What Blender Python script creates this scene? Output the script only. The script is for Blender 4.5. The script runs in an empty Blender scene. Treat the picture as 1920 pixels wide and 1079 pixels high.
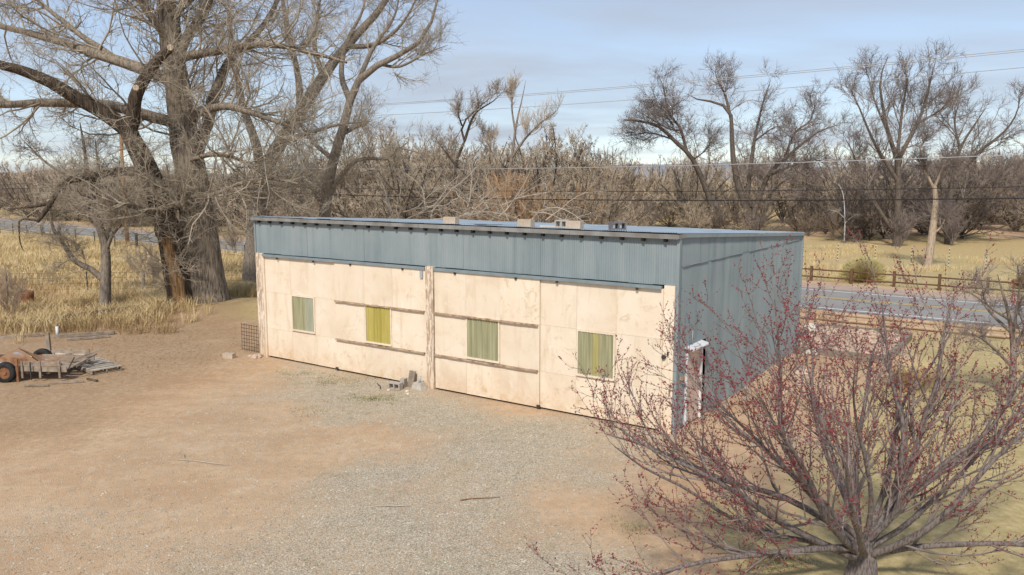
import bpy, math, random
import numpy as np

# ------------------------------------------------------------------ camera, sky, sun, exposure
scene = bpy.context.scene
col = scene.collection
CAM_H = 6.2
PITCH = 7.75
cam_d = bpy.data.cameras.new('camera')
cam_d.sensor_width = 36.0
cam_d.lens = 28.0
cam_d.clip_start = 0.1
cam_d.clip_end = 6000.0
cam = bpy.data.objects.new('camera', cam_d)
col.objects.link(cam)
cam.location = (0, 0, CAM_H)
cam.rotation_euler = (math.radians(90 - PITCH), 0, 0)
scene.camera = cam

SUN_DIR = np.array([-0.29, -0.956, 0.0]); SUN_DIR /= np.linalg.norm(SUN_DIR)
SUN_EL = math.radians(46)
to_sun = np.array([SUN_DIR[0]*math.cos(SUN_EL), SUN_DIR[1]*math.cos(SUN_EL), math.sin(SUN_EL)])

world = bpy.data.worlds.new('World')
scene.world = world
world.use_nodes = True
wn = world.node_tree.nodes; wl = world.node_tree.links
for n in list(wn): wn.remove(n)
w_out = wn.new('ShaderNodeOutputWorld'); w_bg = wn.new('ShaderNodeBackground')
sky = wn.new('ShaderNodeTexSky'); sky.sky_type = 'NISHITA'; sky.sun_disc = False
sky.sun_elevation = SUN_EL
sky.sun_rotation = math.atan2(to_sun[0], to_sun[1])
sky.altitude = 1300; sky.air_density = 1.0; sky.dust_density = 0.5; sky.ozone_density = 1.2
w_bg.inputs['Strength'].default_value = 0.13
# thin streaky cloud over the whole dome: direction projected on a flat cloud layer
tc = wn.new('ShaderNodeTexCoord'); sep = wn.new('ShaderNodeSeparateXYZ'); wl.new(tc.outputs['Generated'], sep.inputs[0])
zz = wn.new('ShaderNodeMath'); zz.operation = 'MAXIMUM'; wl.new(sep.outputs['Z'], zz.inputs[0]); zz.inputs[1].default_value = 0.0
za = wn.new('ShaderNodeMath'); za.operation = 'ADD'; wl.new(zz.outputs[0], za.inputs[0]); za.inputs[1].default_value = 0.10
dx = wn.new('ShaderNodeMath'); dx.operation = 'DIVIDE'; wl.new(sep.outputs['X'], dx.inputs[0]); wl.new(za.outputs[0], dx.inputs[1])
dy = wn.new('ShaderNodeMath'); dy.operation = 'DIVIDE'; wl.new(sep.outputs['Y'], dy.inputs[0]); wl.new(za.outputs[0], dy.inputs[1])
cmb = wn.new('ShaderNodeCombineXYZ'); wl.new(dx.outputs[0], cmb.inputs[0]); wl.new(dy.outputs[0], cmb.inputs[1])
mp = wn.new('ShaderNodeMapping'); mp.inputs['Rotation'].default_value = (0, 0, 0.5); mp.inputs['Scale'].default_value = (0.42, 0.62, 1.0)
mp.inputs['Location'].default_value = (0.35, 0.1, 0)
wl.new(cmb.outputs[0], mp.inputs[0])
cn = wn.new('ShaderNodeTexNoise'); cn.inputs['Scale'].default_value = 1.0; cn.inputs['Detail'].default_value = 7; cn.inputs['Roughness'].default_value = 0.52
cn.inputs['Distortion'].default_value = 0.3
wl.new(mp.outputs[0], cn.inputs[0])
cr = wn.new('ShaderNodeMapRange'); cr.inputs['From Min'].default_value = 0.38; cr.inputs['From Max'].default_value = 0.66
cr.inputs['To Min'].default_value = 0.50; cr.inputs['To Max'].default_value = 0.98; wl.new(cn.outputs['Fac'], cr.inputs['Value'])
cn2 = wn.new('ShaderNodeTexNoise'); cn2.inputs['Scale'].default_value = 1.7; cn2.inputs['Detail'].default_value = 5
wl.new(mp.outputs[0], cn2.inputs[0])
ccol = wn.new('ShaderNodeMix'); ccol.data_type = 'RGBA'
ccol.inputs['A'].default_value = (2.4, 2.74, 3.3, 1); ccol.inputs['B'].default_value = (3.2, 3.55, 4.15, 1)
wl.new(cn2.outputs['Fac'], ccol.inputs['Factor'])
smix = wn.new('ShaderNodeMix'); smix.data_type = 'RGBA'
wl.new(cr.outputs[0], smix.inputs['Factor']); wl.new(sky.outputs[0], smix.inputs['A']); wl.new(ccol.outputs['Result'], smix.inputs['B'])
wl.new(smix.outputs['Result'], w_bg.inputs['Color']); wl.new(w_bg.outputs[0], w_out.inputs[0])

sun_d = bpy.data.lights.new('sun', 'SUN'); sun_d.energy = 2.8; sun_d.angle = math.radians(5.0); sun_d.color = (1.0, 0.925, 0.815)
sun = bpy.data.objects.new('sun', sun_d); col.objects.link(sun)
from mathutils import Vector
sun.rotation_euler = Vector(tuple(to_sun)).to_track_quat('Z', 'Y').to_euler()

scene.view_settings.view_transform = 'Standard'
scene.view_settings.look = 'None'
scene.view_settings.exposure = 0.47
scene.view_settings.gamma = 1.0
scene.view_settings.use_curve_mapping = False

# ------------------------------------------------------------------ geometry helpers
FPX = 1493.0
UX = np.array([0.8255, -0.5644, 0.0])      # along the road and the shed front, to the right
UY = np.array([0.5644, 0.8255, 0.0])       # away from the road's near side
_p = math.radians(PITCH)
R_ = np.array([1., 0, 0]); U_ = np.array([0, math.sin(_p), math.cos(_p)]); W_ = np.array([0, math.cos(_p), -math.sin(_p)])
def ray(px, py):
    return (px-960)/FPX*R_ - (py-539.5)/FPX*U_ + W_
def G(px, py, z=0.0):                       # survey point: sight line to the ground
    d = ray(px, py); t = (z-CAM_H)/d[2]
    return np.array([0, 0, CAM_H]) + t*d
def P(px, py, Y):                           # survey point at distance Y
    d = ray(px, py); return np.array([0, 0, CAM_H]) + d*(Y/d[1])
def UN(u, n, z=0.0):
    return u*UX + n*UY + np.array([0, 0, z])

def lattice(seed):
    r = np.random.RandomState(seed); return r.rand(256, 256)
_LAT = [lattice(s) for s in range(6)]
def vnoise(x, y, k=0):
    L = _LAT[k]; xi = np.floor(x).astype(int); yi = np.floor(y).astype(int); fx = x-xi; fy = y-yi
    fx = fx*fx*(3-2*fx); fy = fy*fy*(3-2*fy)
    a = L[xi % 256, yi % 256]; b = L[(xi+1) % 256, yi % 256]; c = L[xi % 256, (yi+1) % 256]; d = L[(xi+1) % 256, (yi+1) % 256]
    return (a*(1-fx)+b*fx)*(1-fy) + (c*(1-fx)+d*fx)*fy
def fbm(x, y, oct=4, k=0):
    s = 0; a = 0.5; t = 0
    for i in range(oct):
        s = s + a*vnoise(x*2**i+17.3*i, y*2**i+9.1*i, (k+i) % 6); t += a; a *= 0.5
    return s/t
def sstep(a, b, x):
    t = np.clip((x-a)/(b-a), 0, 1); return t*t*(3-2*t)

def road_n(u):                               # near white line of the road in road coordinates
    u = np.asarray(u, float); return 39.25 - 0.035*u + 0.00035*np.minimum(u, 0)**2
def hgt(x, y):
    x = np.asarray(x, float); y = np.asarray(y, float)
    u = x*UX[0]+y*UX[1]; n = x*UY[0]+y*UY[1]
    h = 0.10*(fbm(x*0.12, y*0.12, 3, 1)-0.5) + 0.05*(fbm(x*0.6, y*0.6, 3, 2)-0.5)
    lu = u+18.0-(-8.9*UX[0]+27.75*UX[1])+0
    au, an = -23.0, 17.9                     # shed corner in road coordinates
    inside = sstep(-2.5, 0.2, u-au)*sstep(-1.2, -0.1, n-an)*sstep(2.0, 0.2, u-au-15.6)*sstep(2.5, 0.2, n-an-11.06)
    h = h*(1-inside)
    h = h + 0.45*np.exp(-(((x+14.2)/3.8)**2+((y-37.6)/3.2)**2))     # mound round the old cottonwood
    h = h + 0.22*np.exp(-(((x-9.6)/1.6)**2+((y-24.6)/3.2)**2))      # spoil heap along the side wall
    rn = n-road_n(u)
    onroad = sstep(-2.5, -0.8, rn)*sstep(9.5, 7.5, rn)
    h = h*(1-onroad)
    h = h + 0.5*sstep(30, 90, rn)*fbm(x*0.03, y*0.03, 2, 3)
    return h
def gz(p):
    return float(hgt(np.array([p[0]]), np.array([p[1]]))[0])
def on(p, dz=0.0):
    return np.array([p[0], p[1], gz(p)+dz])

def mesh_np(name, V, F, smooth=False):
    V = np.ascontiguousarray(V, dtype=np.float32); F = np.ascontiguousarray(F, dtype=np.int32)
    me = bpy.data.meshes.new(name); k = F.shape[1]
    me.vertices.add(len(V)); me.vertices.foreach_set('co', V.ravel())
    me.loops.add(F.size); me.loops.foreach_set('vertex_index', F.ravel())
    me.polygons.add(len(F)); me.polygons.foreach_set('loop_start', np.arange(0, F.size, k, dtype=np.int32))
    me.polygons.foreach_set('loop_total', np.full(len(F), k, dtype=np.int32))
    if smooth: me.polygons.foreach_set('use_smooth', np.ones(len(F), dtype=bool))
    me.update(calc_edges=True); me.validate()
    return me

class MB:
    def __init__(s): s.v = []; s.f = []; s.sm = []
    def add(s, V, F, smooth=False):
        o = len(s.v); s.v += [tuple(map(float, q)) for q in V]; s.f += [tuple(i+o for i in f) for f in F]; s.sm += [smooth]*len(F); return s
    def box(s, x0, x1, y0, y1, z0, z1):
        V = [(x0,y0,z0),(x1,y0,z0),(x1,y1,z0),(x0,y1,z0),(x0,y0,z1),(x1,y0,z1),(x1,y1,z1),(x0,y1,z1)]
        return s.add(V, [(0,3,2,1),(4,5,6,7),(0,1,5,4),(1,2,6,5),(2,3,7,6),(3,0,4,7)])
    def bar(s, a, b, w, h, up=(0,0,1), ch=0.0):
        a = np.array(a, float); b = np.array(b, float); t = b-a; L = np.linalg.norm(t); t /= L
        up = np.array(up, float); sd = np.cross(t, up)
        if np.linalg.norm(sd) < 1e-4: sd = np.cross(t, (1,0,0))
        sd /= np.linalg.norm(sd); u2 = np.cross(sd, t)
        V = []
        for q in (a, b):
            for i, j in ((-1,-1),(1,-1),(1,1),(-1,1)): V.append(q+sd*i*w/2+u2*j*h/2)
        return s.add(V, [(0,1,2,3),(7,6,5,4),(0,4,5,1),(1,5,6,2),(2,6,7,3),(3,7,4,0)])
    def tube(s, pts, rad, sides=8, cap=True, smooth=True):
        pts = np.array(pts, float); n = len(pts)
        if np.isscalar(rad): rad = [rad]*n
        T = np.gradient(pts, axis=0); T /= np.linalg.norm(T, axis=1)[:, None]+1e-9
        ref = np.array([0.31, 0.17, 0.93]) if abs(T[0] @ np.array([0.31,0.17,0.93])) < 0.9 else np.array([1., 0, 0])
        V = []; F = []
        for i in range(n):
            a = np.cross(T[i], ref); a /= np.linalg.norm(a); b = np.cross(T[i], a)
            for k in range(sides):
                th = 2*math.pi*k/sides; V.append(pts[i]+rad[i]*(math.cos(th)*a+math.sin(th)*b))
        for i in range(n-1):
            for k in range(sides):
                k2 = (k+1) % sides; F.append((i*sides+k, i*sides+k2, (i+1)*sides+k2, (i+1)*sides+k))
        s.add(V, F, smooth)
        if cap:
            o = len(s.v)-n*sides
            s.f.append(tuple(o+k for k in range(sides))[::-1]); s.sm.append(False)
            s.f.append(tuple(o+(n-1)*sides+k for k in range(sides))); s.sm.append(False)
        return s
    def rock(s, c, r, seed, flat=0.7):
        rr = np.random.RandomState(seed); V = []; F = []
        m, k = 5, 8
        for i in range(1, m):
            for j in range(k):
                a = math.pi*i/m; b = 2*math.pi*(j+0.5*(i % 2))/k; q = 0.78+0.4*rr.rand()
                V.append((c[0]+r*q*math.sin(a)*math.cos(b), c[1]+r*q*math.sin(a)*math.sin(b), c[2]+r*flat*q*math.cos(a)))
        V += [(c[0], c[1], c[2]+r*flat), (c[0], c[1], c[2]-r*flat)]
        for i in range(m-2):
            for j in range(k):
                j2 = (j+1) % k; F.append((i*k+j, (i+1)*k+j, (i+1)*k+j2, i*k+j2))
        for j in range(k):
            F.append(((m-1)*k, j, (j+1) % k)); F.append(((m-1)*k+1, (m-2)*k+(j+1) % k, (m-2)*k+j))
        return s.add(V, F)
    def mesh(s, name):
        me = bpy.data.meshes.new(name); me.from_pydata(s.v, [], s.f)
        me.polygons.foreach_set('use_smooth', s.sm); me.update(); return me
    def build(s, name, mat, parent=None, loc=None, rotz=0.0):
        return link(name, s.mesh(name), mat, parent, loc, rotz)

def link(name, me, mat, parent=None, loc=None, rotz=0.0):
    o = bpy.data.objects.new(name, me); col.objects.link(o)
    if mat and me and not me.materials: me.materials.append(mat)
    if parent is not None: o.parent = parent
    if loc is not None: o.location = tuple(loc)
    if rotz: o.rotation_euler = (0, 0, rotz)
    return o
def tag(o, label=None, cat=None, group=None, kind=None):
    if label: o['label'] = label
    if cat: o['category'] = cat
    if group: o['group'] = group
    if kind: o['kind'] = kind
    return o
def empty(name, loc, rz=0.0):
    o = bpy.data.objects.new(name, None); col.objects.link(o); o.location = tuple(loc); o.rotation_euler = (0, 0, rz); o.empty_display_size = 0.2
    return o

# ------------------------------------------------------------------ materials
def newmat(name, rough=0.8):
    m = bpy.data.materials.new(name); m.use_nodes = True; nt = m.node_tree
    b = nt.nodes['Principled BSDF']; b.inputs['Roughness'].default_value = rough
    b.inputs['Specular IOR Level'].default_value = 0.3
    return m, nt.nodes, nt.links, b
def noise(N, Lk, scale, detail=5, rough=0.55, vec=None, dist=0.0):
    t = N.new('ShaderNodeTexNoise'); t.inputs['Scale'].default_value = scale; t.inputs['Detail'].default_value = detail
    t.inputs['Roughness'].default_value = rough; t.inputs['Distortion'].default_value = dist
    if vec is not None: Lk.new(vec, t.inputs['Vector'])
    return t
def ramp(N, Lk, src, stops):
    r = N.new('ShaderNodeValToRGB'); e = r.color_ramp.elements
    while len(e) < len(stops): e.new(0.5)
    for q, (p, c) in zip(e, stops): q.position = p; q.color = (*c, 1)
    Lk.new(src, r.inputs[0]); return r
def mixc(N, Lk, fac, a, b, mode='MIX'):
    m = N.new('ShaderNodeMix'); m.data_type = 'RGBA'; m.blend_type = mode
    if isinstance(fac, (int, float)): m.inputs['Factor'].default_value = fac
    else: Lk.new(fac, m.inputs['Factor'])
    for k, v in (('A', a), ('B', b)):
        if isinstance(v, tuple): m.inputs[k].default_value = (*v, 1)
        else: Lk.new(v, m.inputs[k])
    return m.outputs['Result']
def mrange(N, Lk, src, a, b, c=0.0, d=1.0):
    m = N.new('ShaderNodeMapRange'); m.inputs['From Min'].default_value = a; m.inputs['From Max'].default_value = b
    m.inputs['To Min'].default_value = c; m.inputs['To Max'].default_value = d; Lk.new(src, m.inputs['Value']); return m.outputs[0]
def bump(N, Lk, b, src, strength=0.3, dist=0.02):
    k = N.new('ShaderNodeBump'); k.inputs['Strength'].default_value = strength; k.inputs['Distance'].default_value = dist
    Lk.new(src, k.inputs['Height']); Lk.new(k.outputs[0], b.inputs['Normal'])
def objvec(N, Lk, scale=(1,1,1), coord='Object'):
    t = N.new('ShaderNodeTexCoord'); m = N.new('ShaderNodeMapping'); m.inputs['Scale'].default_value = scale
    Lk.new(t.outputs[coord], m.inputs[0]); return m.outputs[0]
def simple(name, c1, c2, scale=6.0, rough=0.8, stretch=(1,1,1), bmp=0.2, rnd=0.0, metal=0.0, lo=0.35, hi=0.65):
    m, N, L, b = newmat(name, rough); v = objvec(N, L, stretch)
    t = noise(N, L, scale, 6, 0.6, v); c = ramp(N, L, t.outputs['Fac'], [(lo, c1), (hi, c2)]).outputs[0]
    if rnd:
        oi = N.new('ShaderNodeObjectInfo'); k = mrange(N, L, oi.outputs['Random'], 0, 1, 1-rnd, 1+rnd)
        h = N.new('ShaderNodeHueSaturation'); L.new(k, h.inputs['Value']); L.new(c, h.inputs['Color']); c = h.outputs[0]
    L.new(c, b.inputs['Base Color']); b.inputs['Metallic'].default_value = metal
    if bmp: bump(N, L, b, t.outputs['Fac'], bmp, 0.02)
    return m

M = {}
M['blue'] = simple('blue_metal', (.205,.252,.272), (.255,.30,.318), 1.3, 0.48, (1,1,0.25), 0.0, rnd=0.025)
def metal_sheet():
    m, N, L, b = newmat('blue_metal', .5); g = N.new('ShaderNodeNewGeometry'); m2 = N.new('ShaderNodeMapping'); m2.inputs['Scale'].default_value = (2.2, 2.2, .16); L.new(g.outputs['Position'], m2.inputs[0])
    st = noise(N, L, 1.6, 6, .65, m2.outputs[0]); pt = noise(N, L, .5, 5, .6, g.outputs['Position']); sc = noise(N, L, 9, 6, .7, g.outputs['Position'])
    c = ramp(N, L, pt.outputs['Fac'], [(.3, (.195,.243,.262)), (.7, (.262,.308,.324))]).outputs[0]
    c = mixc(N, L, mrange(N, L, st.outputs['Fac'], .48, .72, 0, .5), c, (.31,.345,.355)); c = mixc(N, L, mrange(N, L, st.outputs['Fac'], .46, .3, 0, .5), c, (.145,.18,.195))
    c = mixc(N, L, mrange(N, L, sc.outputs['Fac'], .68, .74, 0, .5), c, (.42,.44,.44))
    oi = N.new('ShaderNodeObjectInfo'); k = mrange(N, L, oi.outputs['Random'], 0, 1, .965, 1.035); h = N.new('ShaderNodeHueSaturation'); L.new(k, h.inputs['Value']); L.new(c, h.inputs['Color']); L.new(h.outputs[0], b.inputs['Base Color'])
    L.new(mrange(N, L, pt.outputs['Fac'], .3, .7, .42, .62), b.inputs['Roughness']); bump(N, L, b, pt.outputs['Fac'], .5, .05); return m
M['blue'] = metal_sheet()
M['greenweed'] = simple('green_weeds', (.16,.17,.06), (.30,.29,.12), 1.5, .9, (1,1,1), 0)
M['roofblue'] = simple('roof_metal', (.27,.34,.40), (.36,.43,.49), 0.9, 0.36, (1,.3,1), 0.0, rnd=0.06)
M['galv'] = simple('galvanised_trim', (.17,.16,.145), (.27,.27,.265), 2.2, 0.5, (1,1,1), 0.05)
M['rail'] = simple('rail_cover', (.17,.22,.245), (.23,.28,.30), 3, 0.5, (1,1,1), 0.05)
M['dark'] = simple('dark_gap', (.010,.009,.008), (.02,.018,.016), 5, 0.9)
M['white'] = simple('white_trim', (.55,.565,.58), (.68,.69,.70), 5, 0.6)
M['beige_door'] = simple('beige_door', (.56,.42,.34), (.64,.50,.41), 3, 0.6)
M['lumber'] = simple('grey_lumber', (.20,.155,.115), (.36,.30,.24), 5, 0.9, (1,1,1), 0.4, rnd=0.15)
M['palelumber'] = simple('pale_grey_lumber', (.30,.26,.21), (.46,.41,.35), 5, 0.9, (1,1,1), 0.3, rnd=0.12)
M['paleboard'] = simple('pale_board', (.52,.48,.40), (.66,.63,.56), 5, 0.85, (1,1,1), 0.2)
M['darkwood'] = simple('dark_old_wood', (.07,.05,.038), (.16,.12,.085), 7, 0.95, (1,1,1), 0.5)
M['brownwood'] = simple('brown_stained_wood', (.105,.055,.03), (.16,.09,.05), 7, 0.85, (1,1,1), 0.3)
M['tanlog'] = simple('tan_log', (.38,.27,.17), (.50,.37,.24), 5, 0.9, (1,1,1), 0.3)
M['battenwood'] = simple('rusty_brown_batten', (.23,.145,.085), (.50,.38,.27), 6, .9, (1,1,1), .4)
M['timber'] = simple('bed_timber', (.18,.145,.11), (.28,.23,.18), 6, 0.9, (1,1,1), 0.4)
M['block'] = simple('concrete_block', (.36,.325,.28), (.46,.42,.37), 9, 0.95, (1,1,1), 0.3, rnd=0.06)
M['tanblock'] = simple('tan_block', (.42,.34,.26), (.52,.43,.34), 9, 0.95, (1,1,1), 0.3, rnd=0.06)
M['darkblock'] = simple('dark_grey_block', (.12,.115,.125), (.19,.18,.19), 9, 0.95, (1,1,1), 0.3)
M['rock'] = simple('rock', (.36,.27,.20), (.52,.42,.34), 4, 0.95, (1,1,1), 0.4, rnd=0.15)
M['tyre'] = simple('tyre_rubber', (.012,.012,.013), (.03,.03,.03), 9, 0.75)
M['rust'] = simple('rust', (.16,.07,.035), (.30,.15,.075), 5, 0.85, (1,1,1), 0.3)
M['steel'] = simple('dark_steel', (.035,.033,.032), (.08,.075,.07), 8, 0.6, metal=0.3)
M['grey_pipe'] = simple('grey_pipe', (.33,.35,.37), (.42,.44,.46), 8, 0.5)
M['wire_grey'] = simple('wire_grey', (.33,.33,.33), (.42,.42,.42), 1, 0.5)
M['wire_black'] = simple('wire_black', (.015,.015,.016), (.02,.02,.02), 1, 0.6)
M['pole'] = simple('pole_wood', (.30,.165,.075), (.42,.25,.13), 3, 0.9, (3,3,.4), 0.3)
M['bark'] = None
def bark(name, c1, c2, sc=2.2, st=(4,4,.28), dist=0.09, strength=0.9):
    m, N, L, b = newmat(name, 0.95); v = objvec(N, L, st)
    t = noise(N, L, sc, 8, 0.65, v, 0.6); vo = N.new('ShaderNodeTexVoronoi'); vo.inputs['Scale'].default_value = sc*1.6; L.new(v, vo.inputs['Vector'])
    mm = N.new('ShaderNodeMath'); mm.operation = 'MULTIPLY'; L.new(t.outputs['Fac'], mm.inputs[0]); L.new(vo.outputs['Distance'], mm.inputs[1])
    c = ramp(N, L, mm.outputs[0], [(0.04, c1), (0.34, c2)]); L.new(c.outputs[0], b.inputs['Base Color'])
    bump(N, L, b, mm.outputs[0], strength, dist); return m
M['cottonbark'] = bark('cottonwood_bark', (.085,.067,.05), (.29,.24,.185))
M['darkbark'] = bark('dark_dead_bark', (.022,.017,.013), (.105,.078,.055))
M['splitwood'] = bark('split_orange_wood', (.10,.055,.025), (.36,.22,.105), 2.4, (5,5,.25))
M['farbark'] = bark('far_tree_bark', (.055,.043,.035), (.15,.122,.10), 3.0, (3,3,.6), 0.03)
M['greybark'] = bark('grey_tree_bark', (.11,.09,.072), (.28,.235,.19), 4.0, (3,3,.6), 0.03)
M['palebark'] = bark('pale_bark', (.26,.19,.13), (.46,.37,.28), 3.0, (3,3,.6), 0.02)
M['plumbark'] = bark('plum_bark', (.07,.056,.052), (.20,.17,.16), 7.0, (3,3,.8), 0.012, 0.6)
M['twig_cotton'] = simple('cottonwood_twigs', (.27,.225,.17), (.46,.40,.315), 0.9, 0.9, (1,1,1), 0)
M['twig_brown'] = simple('brown_twigs', (.28,.215,.16), (.40,.32,.24), 0.5, 0.9, (1,1,1), 0, rnd=0.12)
M['twig_purple'] = simple('purple_grey_twigs', (.18,.145,.13), (.29,.24,.215), 0.5, 0.9, (1,1,1), 0, rnd=0.10)
M['twig_tan'] = simple('tan_twigs', (.43,.345,.25), (.60,.495,.37), 0.5, 0.9, (1,1,1), 0, rnd=0.16)
M['twig_orange'] = simple('orange_willow_twigs', (.40,.25,.14), (.54,.36,.21), 0.5, 0.9, (1,1,1), 0, rnd=0.10)
M['twig_pale'] = simple('pale_dead_twigs', (.36,.31,.25), (.52,.46,.38), 0.9, 0.9, (1,1,1), 0, rnd=0.08)
M['twig_plum'] = simple('plum_twigs', (.15,.122,.112), (.29,.245,.225), 2.0, 0.8, (1,1,1), 0)
M['bud'] = simple('red_buds', (.13,.014,.022), (.33,.05,.06), 14.0, 0.6, (1,1,1), 0)
M['straw'] = simple('straw_grass', (.50,.375,.19), (.70,.56,.32), 0.35, 0.9, (1,1,1), 0)
M['straw_brown'] = simple('brown_straw', (.27,.175,.085), (.44,.31,.16), 0.6, 0.9, (1,1,1), 0)
M['sage'] = simple('grey_green_brush', (.46,.40,.18), (.68,.58,.31), 1.2, 0.9, (1,1,1), 0)
M['juniper'] = simple('juniper_green', (.035,.045,.028), (.075,.085,.05), 2.0, 0.9, (1,1,1), 0)
M['leaf'] = simple('leaf_litter', (.24,.16,.085), (.46,.35,.21), 2.5, 0.9, (1,1,1), 0)
M['pebble'] = simple('gravel_pebbles', (.30,.25,.19), (.56,.50,.40), 3.5, 0.95, (1,1,1), 0)
M['chip'] = simple('pink_rubble', (.38,.265,.195), (.56,.43,.335), 6, 0.95, (1,1,1), 0)

# painted plywood of the doors
def plywood(name, peel):
    m, N, L, b = newmat(name, 0.72)
    g = N.new('ShaderNodeNewGeometry'); mpn = N.new('ShaderNodeMapping'); oi0 = N.new('ShaderNodeObjectInfo'); ofs = N.new('ShaderNodeVectorMath'); ofs.operation = 'MULTIPLY_ADD'; L.new(oi0.outputs['Random'], ofs.inputs[0]); ofs.inputs[1].default_value = (31, 17, 23); L.new(g.outputs['Position'], ofs.inputs[2]); L.new(ofs.outputs[0], mpn.inputs[0]); v = mpn.outputs[0]
    def stain(fac):
        k_ = mrange(N, L, oi0.outputs['Random'], 0, 1, .08, .8); m_ = N.new('ShaderNodeMath'); m_.operation = 'MULTIPLY'; L.new(k_, m_.inputs[0]); L.new(fac, m_.inputs[1]); return m_.outputs[0]
    big = noise(N, L, 0.9, 6, 0.62, v, 0.4)
    c = ramp(N, L, big.outputs['Fac'], [(0.28, (.66,.53,.40)), (0.46, (.74,.63,.495)), (0.70, (.78,.69,.565))]).outputs[0]
    m2 = N.new('ShaderNodeMapping'); m2.inputs['Scale'].default_value = (2.6, 2.6, .35); L.new(ofs.outputs[0], m2.inputs[0])
    st = noise(N, L, 1.6, 7, 0.65, m2.outputs[0])
    c = mixc(N, L, mrange(N, L, st.outputs['Fac'], .54, .80, 0, .6), c, (.52,.38,.24))
    sp = noise(N, L, 3.1, 8, 0.7, v, 1.2)
    c = mixc(N, L, stain(mrange(N, L, sp.outputs['Fac'], .55, .68, 0, 1)), c, (.50,.385,.255))
    wh = noise(N, L, 1.7, 8, 0.7, v, 0.8)
    c = mixc(N, L, mrange(N, L, wh.outputs['Fac'], .60, .68, 0, .55), c, (.82,.74,.65))
    if peel:
        m3 = N.new('ShaderNodeMapping'); m3.inputs['Scale'].default_value = (7, 7, 1.0); L.new(g.outputs['Position'], m3.inputs[0])
        pe = noise(N, L, 2.2, 9, 0.75, m3.outputs[0], 0.6)
        c = mixc(N, L, mrange(N, L, pe.outputs['Fac'], .475, .52, 0, .8), c, (.33,.22,.15))
    # soil splashed up the lowest boards
    sx = N.new('ShaderNodeSeparateXYZ'); L.new(g.outputs['Position'], sx.inputs[0])
    zf = mrange(N, L, sx.outputs['Z'], 0.0, 0.75, 1, 0); mu = N.new('ShaderNodeMath'); mu.operation = 'MULTIPLY'
    L.new(zf, mu.inputs[0]); L.new(mrange(N, L, sp.outputs['Fac'], .35, .65, 0.1, .8), mu.inputs[1])
    c = mixc(N, L, mu.outputs[0], c, (.56,.37,.20))
    oi = N.new('ShaderNodeObjectInfo'); k = mrange(N, L, oi.outputs['Random'], 0, 1, .95, 1.04)
    h = N.new('ShaderNodeHueSaturation'); L.new(k, h.inputs['Value']); L.new(c, h.inputs['Color'])
    L.new(h.outputs[0], b.inputs['Base Color']); bump(N, L, b, sp.outputs['Fac'], 0.15, 0.01)
    return m
M['ply'] = plywood('cream_painted_plywood', False)
M['peel'] = plywood('peeling_painted_post', True)
def fibre(name, a, b_):
    m, N, L, b = newmat(name, 0.55); v = objvec(N, L, (9, 9, .5)); t = noise(N, L, 1.2, 5, .6, v)
    c = ramp(N, L, t.outputs['Fac'], [(.35, a), (.65, b_)]); L.new(c.outputs[0], b.inputs['Base Color']); return m
M['fib_green'] = fibre('green_fibreglass', (.24,.235,.135), (.37,.36,.225))
M['fib_grey'] = fibre('grey_green_fibreglass', (.26,.27,.20), (.38,.39,.30))
M['fib_olive'] = fibre('olive_fibreglass', (.30,.27,.10), (.42,.38,.17))
M['fib_yellow'] = fibre('yellow_fibreglass', (.33,.275,.06), (.47,.40,.12))

# ------------------------------------------------------------------ ground
def poly_mask(x, y, pts, soft):
    # signed distance to polygon, smooth edge
    pts = np.array(pts); inside = np.zeros(x.shape, bool); dmin = np.full(x.shape, 1e9)
    for i in range(len(pts)):
        a = pts[i]; b = pts[(i+1) % len(pts)]
        cond = ((a[1] > y) != (b[1] > y)) & (x < (b[0]-a[0])*(y-a[1])/(b[1]-a[1]+1e-12)+a[0]); inside ^= cond
        ab = b-a; t = np.clip(((x-a[0])*ab[0]+(y-a[1])*ab[1])/(ab@ab), 0, 1)
        dmin = np.minimum(dmin, np.hypot(x-a[0]-t*ab[0], y-a[1]-t*ab[1]))
    sd = np.where(inside, dmin, -dmin); return sstep(-soft, soft, sd)
def axis(lo, hi, step, far_lo, far_hi, growth=1.13):
    a = list(np.arange(lo, hi+1e-6, step)); s = step; q = lo
    left = []
    while q > far_lo: s *= growth; q -= s; left.append(q)
    s = step; q = a[-1]; right = []
    while q < far_hi: s *= growth; q += s; right.append(q)
    return np.array(left[::-1]+a+right)
gx = axis(-27, 27, 0.31, -2600, 2600); gy = axis(6, 52, 0.31, -60, 4200)
XX, YY = np.meshgrid(gx, gy, indexing='ij'); ZZ = hgt(XX, YY)
nx, ny = XX.shape
idx = np.arange(nx*ny).reshape(nx, ny)
Fg = np.stack([idx[:-1,:-1], idx[1:,:-1], idx[1:,1:], idx[:-1,1:]], -1).reshape(-1, 4)
gm = mesh_np('ground', np.stack([XX, YY, ZZ], -1).reshape(-1, 3), Fg, True)
def g2(pts): return [tuple(G(*q)[:2]) for q in pts]
wob = (fbm(XX*0.5, YY*0.5, 4, 0)-0.5)*3.2
wx, wy = XX+wob, YY+(fbm(XX*0.5+40, YY*0.5, 4, 3)-0.5)*3.2
gravel = poly_mask(wx, wy, g2([(508,672),(1262,815),(1240,850),(1130,900),(1060,980),(1150,1079),(1150,1400),(250,1400),(320,1079),(470,960),(640,890),(800,835),(780,805),(600,800),(500,750)]), 1.5)
gravel = np.maximum(gravel, 0.30*poly_mask(wx, wy, g2([(508,672),(1262,815),(1150,1079),(1150,1400),(-300,1400),(-100,900),(300,760),(430,690)]), 2.0))
gravel = np.maximum(gravel, 0.42*poly_mask(wx, wy, g2([(-200,1000),(120,935),(330,960),(500,1010),(560,1079),(560,1500),(-400,1500)]), 1.0))
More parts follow.
